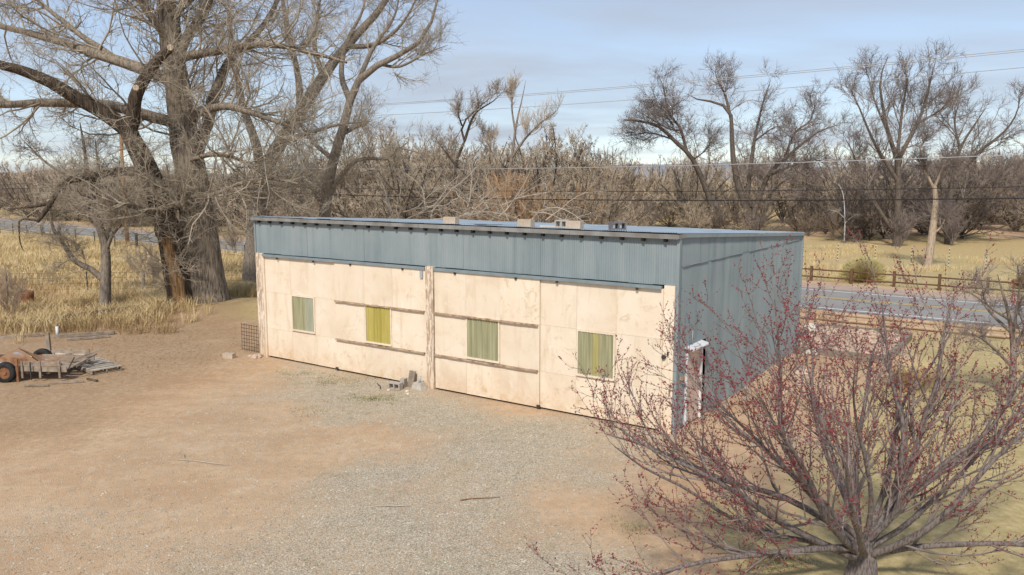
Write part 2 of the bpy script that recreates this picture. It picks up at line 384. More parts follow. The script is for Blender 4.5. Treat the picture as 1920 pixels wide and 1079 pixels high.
gravel *= 0.55+0.75*fbm(XX*0.9, YY*0.9, 4, 2)
un_u = XX*UX[0]+YY*UX[1]; un_n = XX*UY[0]+YY*UY[1]; rn = un_n-road_n(un_u)
lawn = poly_mask(wx, wy, g2([(1400,1079),(1380,1000),(1500,900),(1640,800),(1700,700),(1740,640),(1800,622),(2400,690),(2600,1079),(2400,1500),(1400,1500)]), 1.3)
lawn = np.maximum(lawn, 0.8*poly_mask(wx, wy, g2([(1560,612),(1940,640),(2100,700),(1700,700),(1660,660)]), 1.0))
lawn = np.maximum(lawn, 0.85*sstep(9.5, 12, rn)*sstep(52, 36, rn)*(.45+1.0*fbm(XX*.12, YY*.12, 3, 4)))
straw = sstep(-21, -17, rn)*sstep(-0.6, -2.0, rn)*sstep(-25, -31, un_u)
straw = np.maximum(straw, 0.9*sstep(20, 40, rn)*sstep(.42, .58, fbm(XX*.07, YY*.16, 3, 5))); straw = np.maximum(straw, 0.6*sstep(8.5, 12, rn)*sstep(-24, -34, un_u))
litter = poly_mask(wx, wy, g2([(-300,640),(120,600),(330,570),(480,560),(495,668),(420,700),(330,730),(250,790),(60,850),(-300,880)]), 2.2)
sidedirt = poly_mask(wx, wy, g2([(1262,815),(1500,660),(1700,640),(1720,700),(1560,800),(1400,870)]), 0.8)
for nm, arr in (('gravel', gravel*(1-sidedirt)), ('lawn', lawn*(1-0.8*sidedirt)), ('straw', straw), ('litter', litter)):
    at = gm.attributes.new(nm, 'FLOAT', 'POINT'); at.data.foreach_set('value', np.clip(arr, 0, 1).astype(np.float32).ravel())
def ground_material():
    m, N, L, b = newmat('ground_soil', 0.95); b.inputs['Specular IOR Level'].default_value = 0.15
    g = N.new('ShaderNodeNewGeometry'); v = g.outputs['Position']
    def att(n):
        a = N.new('ShaderNodeAttribute'); a.attribute_name = n; return a.outputs['Fac']
    n1 = noise(N, L, 0.45, 8, 0.62, v, 0.5); n2 = noise(N, L, 6.0, 8, 0.7, v); n3 = noise(N, L, 38.0, 4, 0.7, v)
    soil = ramp(N, L, n1.outputs['Fac'], [(.28, (.44,.275,.155)), (.5, (.545,.37,.225)), (.72, (.61,.455,.30))]).outputs[0]
    soil = mixc(N, L, mrange(N, L, n2.outputs['Fac'], .4, .75, 0, .45), soil, (.40,.26,.16))
    soil = mixc(N, L, mrange(N, L, n3.outputs['Fac'], .52, .72, 0, .5), soil, (.33,.25,.175))
    md = noise(N, L, 2.3, 10, .78, v, .8); soil = mixc(N, L, mrange(N, L, md.outputs['Fac'], .50, .66, 0, .55), soil, (.39,.26,.16)); soil = mixc(N, L, mrange(N, L, md.outputs['Fac'], .46, .34, 0, .5), soil, (.64,.51,.38))
    mt = N.new('ShaderNodeMapping'); mt.inputs['Rotation'].default_value = (0, 0, -1.0); mt.inputs['Scale'].default_value = (.16, 1.2, 1); L.new(v, mt.inputs[0]); trk = noise(N, L, 1.0, 5, .6, mt.outputs[0], .3)
    soil = mixc(N, L, mrange(N, L, trk.outputs['Fac'], .52, .74, 0, .3), soil, (.62,.49,.36))
    soil = mixc(N, L, mrange(N, L, trk.outputs['Fac'], .45, .30, 0, .28), soil, (.37,.245,.15))
    vo = N.new('ShaderNodeTexVoronoi'); vo.inputs['Scale'].default_value = 52; L.new(v, vo.inputs['Vector'])
    hs = N.new('ShaderNodeSeparateColor'); L.new(vo.outputs['Color'], hs.inputs[0])
    peb = ramp(N, L, hs.outputs[0], [(0.0, (.26,.21,.15)), (.35, (.37,.315,.235)), (.7, (.48,.42,.325)), (1.0, (.62,.56,.455))]).outputs[0]
    grn = noise(N, L, 1.1, 6, .65, v, .5)
    peb = mixc(N, L, mrange(N, L, grn.outputs['Fac'], .55, .72, 0, .35), peb, (.20,.215,.11))
    def breakup(a, nz, lo, hi):
        s = N.new('ShaderNodeMath'); s.operation = 'ADD'; L.new(a, s.inputs[0]); L.new(mrange(N, L, nz, .25, .75, -.45, .45), s.inputs[1])
        return mrange(N, L, s.outputs[0], lo, hi, 0, 1)
    c = mixc(N, L, breakup(att('gravel'), n2.outputs['Fac'], .15, 1.0), soil, peb)
    ln = ramp(N, L, n2.outputs['Fac'], [(.3, (.31,.245,.115)), (.5, (.46,.365,.185)), (.7, (.56,.46,.265))]).outputs[0]
    ln = mixc(N, L, mrange(N, L, grn.outputs['Fac'], .48, .68, 0, .5), ln, (.33,.275,.13))
    c = mixc(N, L, breakup(att('lawn'), n2.outputs['Fac'], .25, .7), c, ln)
    stc = ramp(N, L, n2.outputs['Fac'], [(.3, (.33,.23,.115)), (.55, (.50,.38,.19)), (.75, (.60,.475,.26))]).outputs[0]
    c = mixc(N, L, breakup(att('straw'), n2.outputs['Fac'], .2, .6), c, stc)
    lt = ramp(N, L, n3.outputs['Fac'], [(.3, (.19,.125,.075)), (.52, (.31,.21,.13)), (.7, (.46,.34,.21))]).outputs[0]
    c = mixc(N, L, breakup(att('litter'), n2.outputs['Fac'], .30, 1.45), c, lt)
    L.new(c, b.inputs['Base Color'])
    ad = N.new('ShaderNodeMath'); ad.operation = 'ADD'; L.new(n3.outputs['Fac'], ad.inputs[0])
    ml = N.new('ShaderNodeMath'); ml.operation = 'MULTIPLY'; L.new(vo.outputs['Distance'], ml.inputs[0]); ml.inputs[1].default_value = -0.8
    L.new(ml.outputs[0], ad.inputs[1]); ad2 = N.new('ShaderNodeMath'); ad2.operation = 'ADD'; L.new(ad.outputs[0], ad2.inputs[0]); L.new(n2.outputs['Fac'], ad2.inputs[1])
    bump(N, L, b, ad2.outputs[0], 0.55, 0.03)
    return m
M['ground'] = ground_material()
tag(link('ground', gm, M['ground']), kind='structure')

# ------------------------------------------------------------------ road
def strip(name, n0, n1, z, mat, parent=None, us=None, kind=None):
    us = np.concatenate([np.arange(-420, -60, 8.0), np.arange(-60, 40, 2.0), np.arange(40, 220, 8.0)]) if us is None else us
    V = []; F = []
    for i, u in enumerate(us):
        rnn = float(road_n(u)); V += [UN(u, rnn+n0, z), UN(u, rnn+n1, z)]
        if i: F.append((2*i-2, 2*i, 2*i+1, 2*i-1))
    o = MB().add(V, F).build(name, mat, parent)
    if kind: tag(o, kind=kind)
    return o
def asphalt():
    m, N, L, b = newmat('asphalt', 0.85); g = N.new('ShaderNodeNewGeometry'); v = g.outputs['Position']
    a = noise(N, L, .35, 6, .6, v); f_ = noise(N, L, 30, 4, .7, v)
    c = ramp(N, L, a.outputs['Fac'], [(.3, (.205,.198,.19)), (.7, (.275,.265,.25))]).outputs[0]
    c = mixc(N, L, mrange(N, L, f_.outputs['Fac'], .4, .7, 0, .4), c, (.33,.32,.30))
    vo = N.new('ShaderNodeTexVoronoi'); vo.feature = 'DISTANCE_TO_EDGE'; vo.inputs['Scale'].default_value = .16
    nz = noise(N, L, .8, 4, .6, v); mx = mixc(N, L, .12, v, nz.outputs['Color']); L.new(mx, vo.inputs['Vector'])
    c = mixc(N, L, mrange(N, L, vo.outputs['Distance'], .004, .008, .7, 0), c, (.06,.06,.06))
    L.new(c, b.inputs['Base Color']); bump(N, L, b, f_.outputs['Fac'], .3, .01); return m
M['asphalt'] = asphalt()
def paint(name, c0, c1):
    m, N, L, b = newmat(name, .7); g = N.new('ShaderNodeNewGeometry'); t = noise(N, L, 3.5, 8, .7, g.outputs['Position'])
    c = ramp(N, L, t.outputs['Fac'], [(.30, c0), (.42, c1)]); L.new(c.outputs[0], b.inputs['Base Color']); return m
M['white_paint'] = paint('white_road_paint', (.32,.32,.31), (.74,.74,.72)); M['yellow_paint'] = paint('yellow_road_paint', (.32,.25,.12), (.60,.42,.10))
M['shoulder'] = simple('shoulder_gravel', (.34,.245,.185), (.46,.36,.29), 2.5, .95, (1,1,1), .3)
strip('road_shoulder', -1.3, 9.4, 0.055, M['shoulder'], kind='structure')
road = strip('road', -0.55, 7.0, 0.075, M['asphalt'], kind='structure')
strip('edge_line', -0.06, 0.08, 0.080, M['white_paint'], road); strip('edge_line', 6.15, 6.29, 0.080, M['white_paint'], road)
strip('centre_line', 3.40, 3.52, 0.080, M['yellow_paint'], road); strip('centre_line', 3.64, 3.76, 0.080, M['yellow_paint'], road)

# low red ridge far away on the left, and faint hills
def ridge(name, a0, a1, dist, h, seed, mat):
    V = []; F = []; m = 120
    for i in range(m+1):
        a = a0+(a1-a0)*i/m; e = math.sin(math.pi*i/m)**0.5
        hh = h*e*(0.55+0.6*float(fbm(np.array([i*0.09+seed]), np.array([seed*1.7]), 4, 1)[0]))
        for k, (rr, f_) in enumerate(((0, 0), (0.10, .55), (0.2, 1.0), (0.45, 1.0), (0.8, 0))):
            d = dist*(1+rr*0.6); jit = 1+0.12*float(fbm(np.array([i*0.3+k]), np.array([seed+k*3.]), 3, 2)[0])
            V.append((d*math.sin(a), d*math.cos(a), -1+hh*f_*jit))
        if i:
            for k in range(4): o = (i-1)*5+k; F.append((o, o+5, o+6, o+1))
    tag(MB().add(V, F, True).build(name, mat), kind='structure')
M['redhill'] = simple('red_hill', (.25,.15,.105), (.36,.235,.17), .03, .95, (1,1,3), .3)
M['bluehill'] = simple('blue_hill', (.20,.22,.26), (.27,.29,.32), .01, .95, (1,1,1), .1)
ridge('hills', math.radians(-62), math.radians(-17), 520, 15, 3.0, M['redhill'])
ridge('hills', math.radians(-25), math.radians(50), 2600, 62, 8.0, M['bluehill'])
# ------------------------------------------------------------------ the shed
A0 = np.array([-8.90, 27.75, 0.0]); ROT = math.atan2(-0.5644, 0.8255)
LEN, DEP, HF, HB, ZT = 15.6, 11.06, 4.80, 4.24, 3.66
rnd = random.Random(5)
shed = empty('metal_shed', A0, ROT)
tag(shed, 'long flat roofed shed with blue corrugated metal cladding and cream plywood doors', 'shed')
def S(x, y, z=0.0):            # shed coordinates to world
    return A0 + x*UX + y*UY + np.array([0, 0, z])
def roof_z(y): return 4.895 + (4.305-4.895)*y/DEP

def corr_mesh(name, w, z0, z1, amp=0.011, pitch=0.065, ztop=None, seg=4):
    """upright corrugated sheet, width w along x, ridges along z; ztop(x) gives a raked top"""
    n = max(2, int(round(w/pitch*seg))); V = []; F = []
    for i in range(n+1):
        x = w*i/n; y = amp*math.sin(2*math.pi*x/pitch)
        zt = ztop(x) if ztop else z1
        V += [(x, y, z0), (x, y, zt)]
        if i: F.append((2*i-2, 2*i, 2*i+1, 2*i-1))
    return MB().add(V, F, True).mesh(name)
# inner walls behind the cladding
MB().box(0.05, LEN-0.05, 0.06, 0.14, 0.0, HF-0.05).build('wall', M['darkwood'], shed)
# blue sheets along the front
SW = 0.65; ns = 24; fm = corr_mesh('front_sheet', SW+0.0325, ZT, HF+0.03)
for i in range(ns):
    o = link('cladding_sheet', fm, M['blue'], shed, (i*SW, -0.045-0.0015*(i % 2), rnd.uniform(-.006, .006)))
    o.rotation_euler = (rnd.uniform(-.001, .001), 0, rnd.uniform(-.0012, .0012))
# right side wall: tall sheets below, a lapped row above
nside = 17; sw = DEP/nside
lowm = corr_mesh('side_sheet', sw+0.03, 0.02, 4.16, pitch=sw/10)
for i in range(nside):
    if i in (1, 2): m_ = corr_mesh('side_sheet_over_door', sw+0.03, 2.06, 4.16, pitch=sw/10)
    else: m_ = lowm
    o = link('cladding_sheet', m_, M['blue'], shed, (LEN+0.012+0.004*(i % 2), i*sw, 0)); o.rotation_euler = (0, rnd.uniform(-.0015, .0015), math.pi/2)
    y0 = i*sw
    m2 = corr_mesh('side_top_sheet', sw+0.03, 4.11+rnd.uniform(-.012, .012), 4.6, pitch=sw/10, ztop=lambda x, y0=y0: roof_z(y0+x)-0.03)
    o = link('cladding_sheet', m2, M['blue'], shed, (LEN+0.020+0.004*(i % 2), i*sw, 0)); o.rotation_euler = (0, 0, math.pi/2)
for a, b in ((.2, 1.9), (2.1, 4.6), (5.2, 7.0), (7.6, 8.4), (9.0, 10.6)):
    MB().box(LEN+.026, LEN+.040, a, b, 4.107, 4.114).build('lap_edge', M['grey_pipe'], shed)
# back and left walls
for i in range(ns):
    link('cladding_sheet', corr_mesh('back_sheet', SW+.03, 0.02, HB) if i == 0 else bpy.data.meshes['back_sheet'], M['blue'], shed, (i*SW, DEP+0.02+0.004*(i % 2), 0))
for i in range(nside):
    y0 = i*sw
    m2 = corr_mesh('left_sheet', sw+0.03, 0.02, 4.6, ztop=lambda x, y0=y0: roof_z(y0+x)-0.03)
    o = link('cladding_sheet', m2, M['blue'], shed, (-0.02-0.004*(i % 2), i*sw, 0)); o.rotation_euler = (0, 0, math.pi/2)
# corner trims
MB().box(-0.035, 0.03, -0.075, 0.03, ZT, HF+.02).build('corner_trim', M['blue'], shed)
MB().box(LEN-0.02, LEN+0.062, -0.078, 0.035, 0.0, HF+.03).build('corner_trim', M['blue'], shed)
MB().box(LEN-0.02, LEN+0.062, DEP-.02, DEP+.05, 0.0, roof_z(DEP)-.02).build('corner_trim', M['blue'], shed)
# roof sheets, laid front to back
slope = math.atan2(4.305-4.895, DEP)
n = int(round((SW+.04)/0.064*4)); V = []; F = []
for i in range(n+1):
    x = (SW+.04)*i/n; z = 0.010*math.sin(2*math.pi*x/0.064); V += [(x, -0.20, z), (x, 5.6, z-0.004), (x, 11.3, z)]
    if i: F += [(3*i-3, 3*i, 3*i+1, 3*i-2), (3*i-2, 3*i+1, 3*i+2, 3*i-1)]
rm = MB().add(V, F, True).mesh('roof_sheet')
for i in range(ns):
    o = link('roof_sheet', rm, M['roofblue'], shed, (i*SW, 0, 4.915+0.006*(i % 2)+rnd.uniform(0, .012)))
    o.rotation_euler = (slope+rnd.uniform(-.0012, .0012), rnd.uniform(-.012, .012), rnd.uniform(-.002, .002))
# a few loose sheets lying on top near the right end
for x, y, rz, ry in ((13.9, 0.05, .02, .022), (8.9, 0.6, -.03, -.02), (10.0, 0.75, .03, .02)):
    o = link('loose_roof_sheet', rm, M['roofblue'], shed, (x, y, 4.945+y*math.tan(slope))); o.scale = (1.0, .55, 1); o.rotation_euler = (slope+.004, ry, rz)
# fascia pieces and rafter ends
xs = [-.06, 2.5, 5.05, 7.6, 10.2, 12.7, LEN+.05]
for i in range(6):
    MB().box(xs[i]+.004, xs[i+1]-.004, -0.19, -0.165, 4.795+rnd.uniform(-.006, .006), 4.902).build('fascia', M['galv'], shed)
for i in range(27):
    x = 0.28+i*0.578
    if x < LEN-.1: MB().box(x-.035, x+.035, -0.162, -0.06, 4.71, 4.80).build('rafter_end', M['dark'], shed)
MB().box(LEN+.035, LEN+.075, -.19, 0.3, 4.80, 4.895).build('rake_trim', M['galv'], shed)
MB().bar((LEN+.05, .3, roof_z(.3)-.03), (LEN+.05, DEP+.1, roof_z(DEP+.1)-.03), .05, .09).build('rake_trim', M['blue'], shed)
MB().bar((-.05, -.1, roof_z(-.1)-.03), (-.05, DEP+.1, roof_z(DEP+.1)-.03), .05, .09).build('rake_trim', M['blue'], shed)
# posts
MB().box(0.0, 0.40, -0.09, 0.05, 0.0, ZT).build('post', M['peel'], shed)
MB().box(0.40, 0.47, -0.125, 0.05, 0.0, ZT-.09).build('door_stop', M['ply'], shed)
MB().box(7.815, 8.095, -0.17, 0.05, 0.0, ZT+.01).build('post', M['peel'], shed)
MB().box(15.30, 15.575, -0.10, 0.05, 0.0, ZT).build('post', M['ply'], shed)
MB().box(15.245, 15.30, -0.145, 0.05, 0.0, ZT-.09).build('door_stop', M['ply'], shed)
# door tracks under the cladding
for a, b in ((0.44, 7.79), (8.11, 15.25)):
    MB().box(a, b, -0.175, -0.085, 3.565, 3.64).build('door_track', M['rail'], shed)
for x in (1.2, 3.0, 4.7, 6.9, 8.9, 11.0, 12.3, 14.6):
    MB().box(x-.03, x+.03, -.165, -.13, 3.50, 3.563).build('roller_hanger', M['steel'], shed)
# sliding doors made of plywood sheets
WIN = {}
def door(x0, xa, xb, x1, yf, fib, battens, seed):
    d = empty('sliding_door', (0, 0, 0)); d.parent = shed
    r = random.Random(seed); zr = (0.05, 1.05, 2.33, 3.57); cx = (x0, xa, xb, x1)
    MB().box(x0+.02, x1-.02, yf+.012, yf+.035, .055, 3.55).build('door_frame', M['lumber'], d)
    for c in range(3):
        for k in range(3):
            g_ = .0022
            q = MB().box(cx[c]+g_, cx[c+1]-g_, yf+r.uniform(-.004, .002), yf+.012, zr[k]+g_+(r.uniform(0, .012) if k == 0 else 0), zr[k+1]-g_)
            q.build('plywood_sheet', M['ply'], d)
    wa, wb = fib[0], fib[1]
    n = 66; V = []; F = []
    for part, (a, b, mt) in enumerate(fib[2]):
        V = []; F = []; m = int((b-a)/0.09*6)
        for i in range(m+1):
            x = a+(b-a)*i/m; y = yf-.022+.016*math.sin(2*math.pi*x/0.09)
            V += [(x, y, 1.16), (x, y, 2.285)]
            if i: F.append((2*i-2, 2*i, 2*i+1, 2*i-1))
        MB().add(V, F, True).build('window_panel', M[mt], d)
    for a, b, z0, z1, nm in ((wa-.045, wb+.045, 1.105, 1.158, 'window_sill'), (wa-.045, wb+.045, 2.287, 2.330, 'window_head'), (wa-.045, wa-.004, 1.160, 2.285, 'window_side'), (wb+.004, wb+.045, 1.160, 2.285, 'window_side')):
        MB().box(a, b, yf-.040 if nm != 'window_sill' else yf-.055, yf-.0045, z0, z1).build(nm, M['ply'], d)
    if battens:
        for zb in (2.31, 1.06):
            q = MB(); k = 14
            for i in range(k):
                xa_, xb_ = x0+.02+(x1-x0-.06)*i/k, x0+.02+(x1-x0-.06)*(i+1)/k
                q.box(xa_, xb_-.001, yf-.075+r.uniform(-.004, .006), yf-.006, zb-.022+r.uniform(-.004, .004), zb+.022+r.uniform(-.006, .004))
            q.build('batten', M['battenwood'], d)
    return d
door(0.475, 1.76, 2.98, 3.985, -0.075, (1.85, 2.89, ((1.85, 2.46, 'fib_green'), (2.46, 2.89, 'fib_grey'))), False, 1)
door(3.955, 5.25, 6.46, 7.78, -0.125, (5.34, 6.37, ((5.34, 6.37, 'fib_yellow'),)), True, 2)
door(8.115, 9.28, 10.47, 11.765, -0.125, (9.34, 10.42, ((9.34, 10.42, 'fib_green'),)), True, 3)
door(11.735, 12.87, 14.03, 15.24, -0.075, (12.94, 13.96, ((12.94, 13.36, 'fib_green'), (13.36, 13.54, 'fib_olive'), (13.54, 13.96, 'fib_green'))), False, 4)
for x in (3.97, 11.75):
    MB().box(x-.06, x+.05, -.155, -.128, .03, .12).build('floor_guide', M['steel'], shed)
MB().box(7.60, 7.70, -.175, -.13, 3.31, 3.52).build('junction_box', M['grey_pipe'], shed)
q = MB(); q.tube([(15.345, -.10, 1.91), (15.345, -.16, 1.91)], .055, 12); q.build('door_lock', M['steel'], shed)
MB().box(15.42, 15.46, -.125, -.101, 1.95, 2.05).build('latch_plate', M['steel'], shed)
# side door in the right wall
sd = empty('side_door', (0, 0, 0)); sd.parent = shed
X0 = LEN
MB().box(X0-.05, X0+.035, .645, 1.515, .05, 1.97).build('door_leaf', M['beige_door'], sd)
MB().box(X0-.06, X0+.075, .59, .642, 0.03, 1.98).build('door_jamb', M['white'], sd)
MB().box(X0-.06, X0+.09, 1.518, 1.58, 0.03, 1.98).build('door_jamb', M['white'], sd)
q = MB(); q.add([(X0-.02,.50,2.05),(X0+.24,.50,1.985),(X0+.24,1.67,1.985),(X0-.02,1.67,2.05),(X0-.02,.50,2.075),(X0+.24,.50,2.01),(X0+.24,1.67,2.01),(X0-.02,1.67,2.075)],
      [(0,3,2,1),(4,5,6,7),(0,1,5,4),(1,2,6,5),(2,3,7,6),(3,0,4,7)]); q.build('door_hood', M['white'], sd)
MB().tube([(X0+.03, 1.40, 1.0), (X0+.10, 1.40, 1.0)], .03, 8).build('door_knob', M['galv'], sd)
MB().tube([(X0+.04, .95, 2.08), (X0+.04, .95, 2.42)], .012, 6).build('conduit', M['grey_pipe'], shed)
MB().box(X0+.03, X0+.10, .22, .38, 1.30, 1.38).build('wood_bracket', M['tanlog'], shed)

# ------------------------------------------------------------------ concrete blocks
def block_mesh(name):
    """hollow block 0.40 x 0.20 x 0.20, two cores open through the height (local z)"""
    o = [(-.2,-.1),(.2,-.1),(.2,.1),(-.2,.1)]; h1 = [(-.165,-.068),(-.018,-.068),(-.018,.068),(-.165,.068)]; h2 = [(.018,-.068),(.165,-.068),(.165,.068),(.018,.068)]
    V = []; F = []
    for z in (0, .2):
        for L_ in (o, h1, h2): V += [(x, y, z) for x, y in L_]
    for b in (0, 12):
        fs = [(0,1,5,4),(1,2,10,9),(2,3,7,6),(3,0,4,7),(0,1,1,0)]
        cap = [(b+0,b+1,b+9,b+8,b+5,b+4),(b+1,b+2,b+10,b+9),(b+2,b+3,b+7,b+6,b+11,b+10),(b+3,b+0,b+4,b+7),(b+5,b+8,b+11,b+6)]
        F += [c[::-1] if b == 0 else c for c in cap]
    for r0, flip in ((0, False), (4, True), (8, True)):
        for k in range(4):
            a, c = r0+k, r0+(k+1) % 4; f_ = (a, c, c+12, a+12); F.append(f_[::-1] if flip else f_)
    return MB().add(V, F).mesh(name)
bmesh_ = block_mesh('concrete_block')
def block(p, rot, mat, label, group=None):
    me = bmesh_.copy(); me.materials.clear()
    o = link('concrete_block', me, M[mat], None, p); o.rotation_euler = rot
    tag(o, label, 'block', group); return o
RB = 'blocks weighing down the roof'
def roofpt(x, y): return S(x, y, roof_z(y)+.045)
def onroof(x, y, mat, label, rx=-math.pi/2, rz=0.0):     # cores horizontal
    p = roofpt(x, y); o = block(p+np.array([0, 0, .1]), (0, 0, 0), mat, label, RB)
    from mathutils import Matrix
    o.rotation_euler = (Matrix.Rotation(ROT+rz, 3, 'Z') @ Matrix.Rotation(rx, 3, 'X')).to_euler()
    return o
def solid_block(x, y, w, d, h, rz, label):
    q = MB().box(-w/2, w/2, -d/2, d/2, 0, h); o = q.build('concrete_block', M['tanblock'], None, roofpt(x, y)-np.array([0,0,.012]), ROT+rz); tag(o, label, 'block', RB)
solid_block(8.62, .06, .42, .2, .2, .06, 'tan solid block alone on the left part of the roof edge')
solid_block(11.2, .06, .44, .2, .2, -.05, 'tan solid block on the roof beside the pale board')
onroof(12.2, .22, 'block', 'pale hollow block with two open cores facing forward on the roof')
solid_block(12.68, .10, .42, .2, .2, .05, 'tan solid block right beside the pale hollow block on the roof')
onroof(13.95, .12, 'darkblock', 'dark grey hollow block standing alone on the right of the roof', rz=0.9)
o = MB().bar(tuple(roofpt(11.45, .35)+np.array([0,0,.02])), tuple(roofpt(12.05, 1.0)+np.array([0,0,.02])), .10, .04).build('roof_board', M['paleboard']); tag(o, 'short pale board lying on the roof between the blocks', 'board')
# ------------------------------------------------------------------ things at the door post
p = on(S(7.05, -.62)); o = block(p+np.array([0,0,.105]), (0,0,0), 'block', 'grey hollow concrete block lying on the gravel by the middle post')
from mathutils import Matrix
o.rotation_euler = (Matrix.Rotation(ROT+.15, 3, 'Z') @ Matrix.Rotation(math.pi/2, 3, 'X')).to_euler()
p = on(S(7.30, -.33)); q = MB(); q.bar((0,0,0), (.02,.10,.48), .22, .05, (0,1,0)); o = q.build('board_offcut', M['lumber'], None, p, ROT); tag(o, 'short grey board standing upright against the cream door', 'board')
q = MB(); q.box(-.15,.0,-.1,.1,0,.27); o = q.build('concrete_block', M['block'], None, on(S(7.2,-.42)), ROT+.2); tag(o, 'grey block standing on end beside the upright board', 'block')
p = on(S(7.68, -.35)); base = empty('pipe_footing', p, ROT); tag(base, 'rough concrete footing with a short grey pipe beside the middle post', 'footing')
q = MB(); V = [(-.22,-.14,0),(.2,-.16,0),(.22,.14,0),(-.2,.15,0),(-.16,-.1,.20),(.13,-.1,.21),(.14,.09,.21),(-.15,.1,.21)]
q.add(V, [(0,3,2,1),(4,5,6,7),(0,1,5,4),(1,2,6,5),(2,3,7,6),(3,0,4,7)]); q.build('concrete_base', M['block'], base)
MB().tube([(.02,0,.19),(.02,0,.40)], .04, 10).build('pipe', M['grey_pipe'], base)
for i, (x, y, r, lb) in enumerate(((7.55,-.75,.07,'pale flat stone in front of the pipe footing'),(7.75,-.95,.05,'small pale stone lying farthest in front of the pipe footing'),(7.0,-.95,.06,'small pale stone in front of the hollow block on the gravel'))):
    o = MB().rock((0,0,0), r, i+3, .5).build('stone', M['paleboard'], None, on(S(x,y),.02)); tag(o, lb, 'stone')
pts = [on(S(6.35+.08*k, -.78+.07*math.sin(k*1.1)-.03*k), .02+(.07 if k == 0 else 0)) for k in range(5)]
o = MB().tube(pts, .014, 6).build('wire_scrap', M['steel']); tag(o, 'bent black wire scrap on the gravel left of the hollow block', 'wire')
# ------------------------------------------------------------------ left corner of the shed: cage wire, rubble
cg = empty('wire_cage', on(S(-.75, .15)), ROT); tag(cg, 'rusty wire mesh cage leaning at the left corner of the shed', 'cage')
q = MB()
for i in range(9): q.tube([(-.55+i*.14, 0, 0), (-.55+i*.14, .03, 1.0)], .008, 4, False)
for k in range(8): q.tube([(-.57, .015, .05+k*.13), (.6, .015, .05+k*.13)], .008, 4, False)
q.build('front_mesh', M['steel'], cg)
q = MB()
for i in range(8): q.tube([(-.55+i*.14, .75, 0), (-.55+i*.14, .78, .9)], .008, 4, False)
for k in range(7): q.tube([(-.57, .76, .05+k*.13), (.6, .76, .05+k*.13)], .008, 4, False)
q.build('back_mesh', M['steel'], cg)
o = MB().box(-.2,.2,-.1,.1,-.01,.17).build('concrete_block', M['tanblock'], None, on(S(-.55,-.95)), ROT+.3); tag(o, 'half buried tan block on the ground at the left shed corner', 'block')
for i in range(7):
    a = (-.15+.13*(i % 4)+.03*i, -.35-.16*(i//4)+.05*(i % 3))
    o = MB().rock((0,0,0), .07+.03*(i % 3), 20+i, .7).build('brick_rubble', M['chip' if i % 2 else 'rock'], None, on(S(*a), .03)); tag(o, 'reddish rubble stone at the foot of the left shed post', 'stone', 'rubble at the left shed corner')
# ------------------------------------------------------------------ trailer with rusty panels
TZ = gz((-14.6, 24.6)); tr = empty('utility_trailer', (-15.35, 24.85, TZ), 0.0)
tag(tr, 'broken wooden utility trailer with rusty metal panels and black tyres', 'trailer')
def wheel(y, name='wheel'):
    w = empty(name, (0, 0, 0)); w.parent = tr; r, wd = .32, .19
    q = MB(); prof = [(-wd/2, r*.62), (-wd/2, r*.9), (-wd*.36, r), (wd*.36, r), (wd/2, r*.9), (wd/2, r*.62)]; V = []; F = []; m = 24
    for k in range(m):
        th = 2*math.pi*k/m
        for a, rr in prof: V.append((-.2+rr*math.cos(th), y+a, .31+rr*math.sin(th)))
    for k in range(m):
        for j in range(5): F.append((k*6+j, k*6+j+1, ((k+1) % m)*6+j+1, ((k+1) % m)*6+j))
    q.add(V, F, True).build('tyre', M['tyre'], w)
    q = MB(); q.tube([(-.2, y-.05, .31), (-.2, y+.05, .31)], r*.64, 18); q.tube([(-.2, y-.08, .31), (-.2, y+.08, .31)], .07, 10); q.build('rim', M['rust'], w)
wheel(-.98); wheel(.98)
MB().bar((-.2,-.9,.31),(-.2,.9,.31),.06,.06).build('axle', M['rust'], tr)
q = MB()
def sheet(c4, th=.02):
    c4 = [np.array(c, float) for c in c4]; nn = np.cross(c4[1]-c4[0], c4[3]-c4[0]); nn /= np.linalg.norm(nn); m = 8; V = []; F = []
    for side in (0, 1):
        for i in range(m+1):
            for j in range(m+1):
                a, b = i/m, j/m; q_ = (c4[0]*(1-a)+c4[1]*a)*(1-b)+(c4[3]*(1-a)+c4[2]*a)*b
                V.append(q_ + nn*(th*side + .03*math.sin(3*a+2*b)*math.sin(2.5*b+1)))
    for side in (0, 1):
        for i in range(m):
            for j in range(m):
                o = side*(m+1)**2+i*(m+1)+j; f_ = (o, o+m+1, o+m+2, o+1); F.append(f_ if side else f_[::-1])
    return MB().add(V, F, True)
def rusty(name):
    m, N, L, b = newmat(name, .6); v = objvec(N, L); t = noise(N, L, 2.2, 6, .65, v, .6)
    c = ramp(N, L, t.outputs['Fac'], [(.36, (.20,.085,.04)), (.50, (.34,.19,.10)), (.60, (.33,.21,.14)), (.66, (.36,.42,.50))]); L.new(c.outputs[0], b.inputs['Base Color']); return m
M['rusty_panel'] = rusty('rusty_painted_sheet')
sheet([(-.75,-.75,.55),(.15,-.8,.12),(.35,.1,.25),(-.5,.15,.82)]).build('rusty_panel', M['rusty_panel'], tr)
sheet([(-.5,.15,.84),(.35,.1,.27),(.3,.75,.36),(-.55,.8,.50)]).build('rusty_panel', M['rusty_panel'], tr)
sheet([(.2,.2,.30),(.95,.0,.30),(1.0,.75,.34),(.25,.85,.36)]).build('rusty_panel', M['rusty_panel'], tr)
for k in range(5): MB().bar((-.6, -.62+k*.31, .36), (1.55, -.62+k*.31, .34), .2, .03).build('bed_plank', M['lumber'], tr)
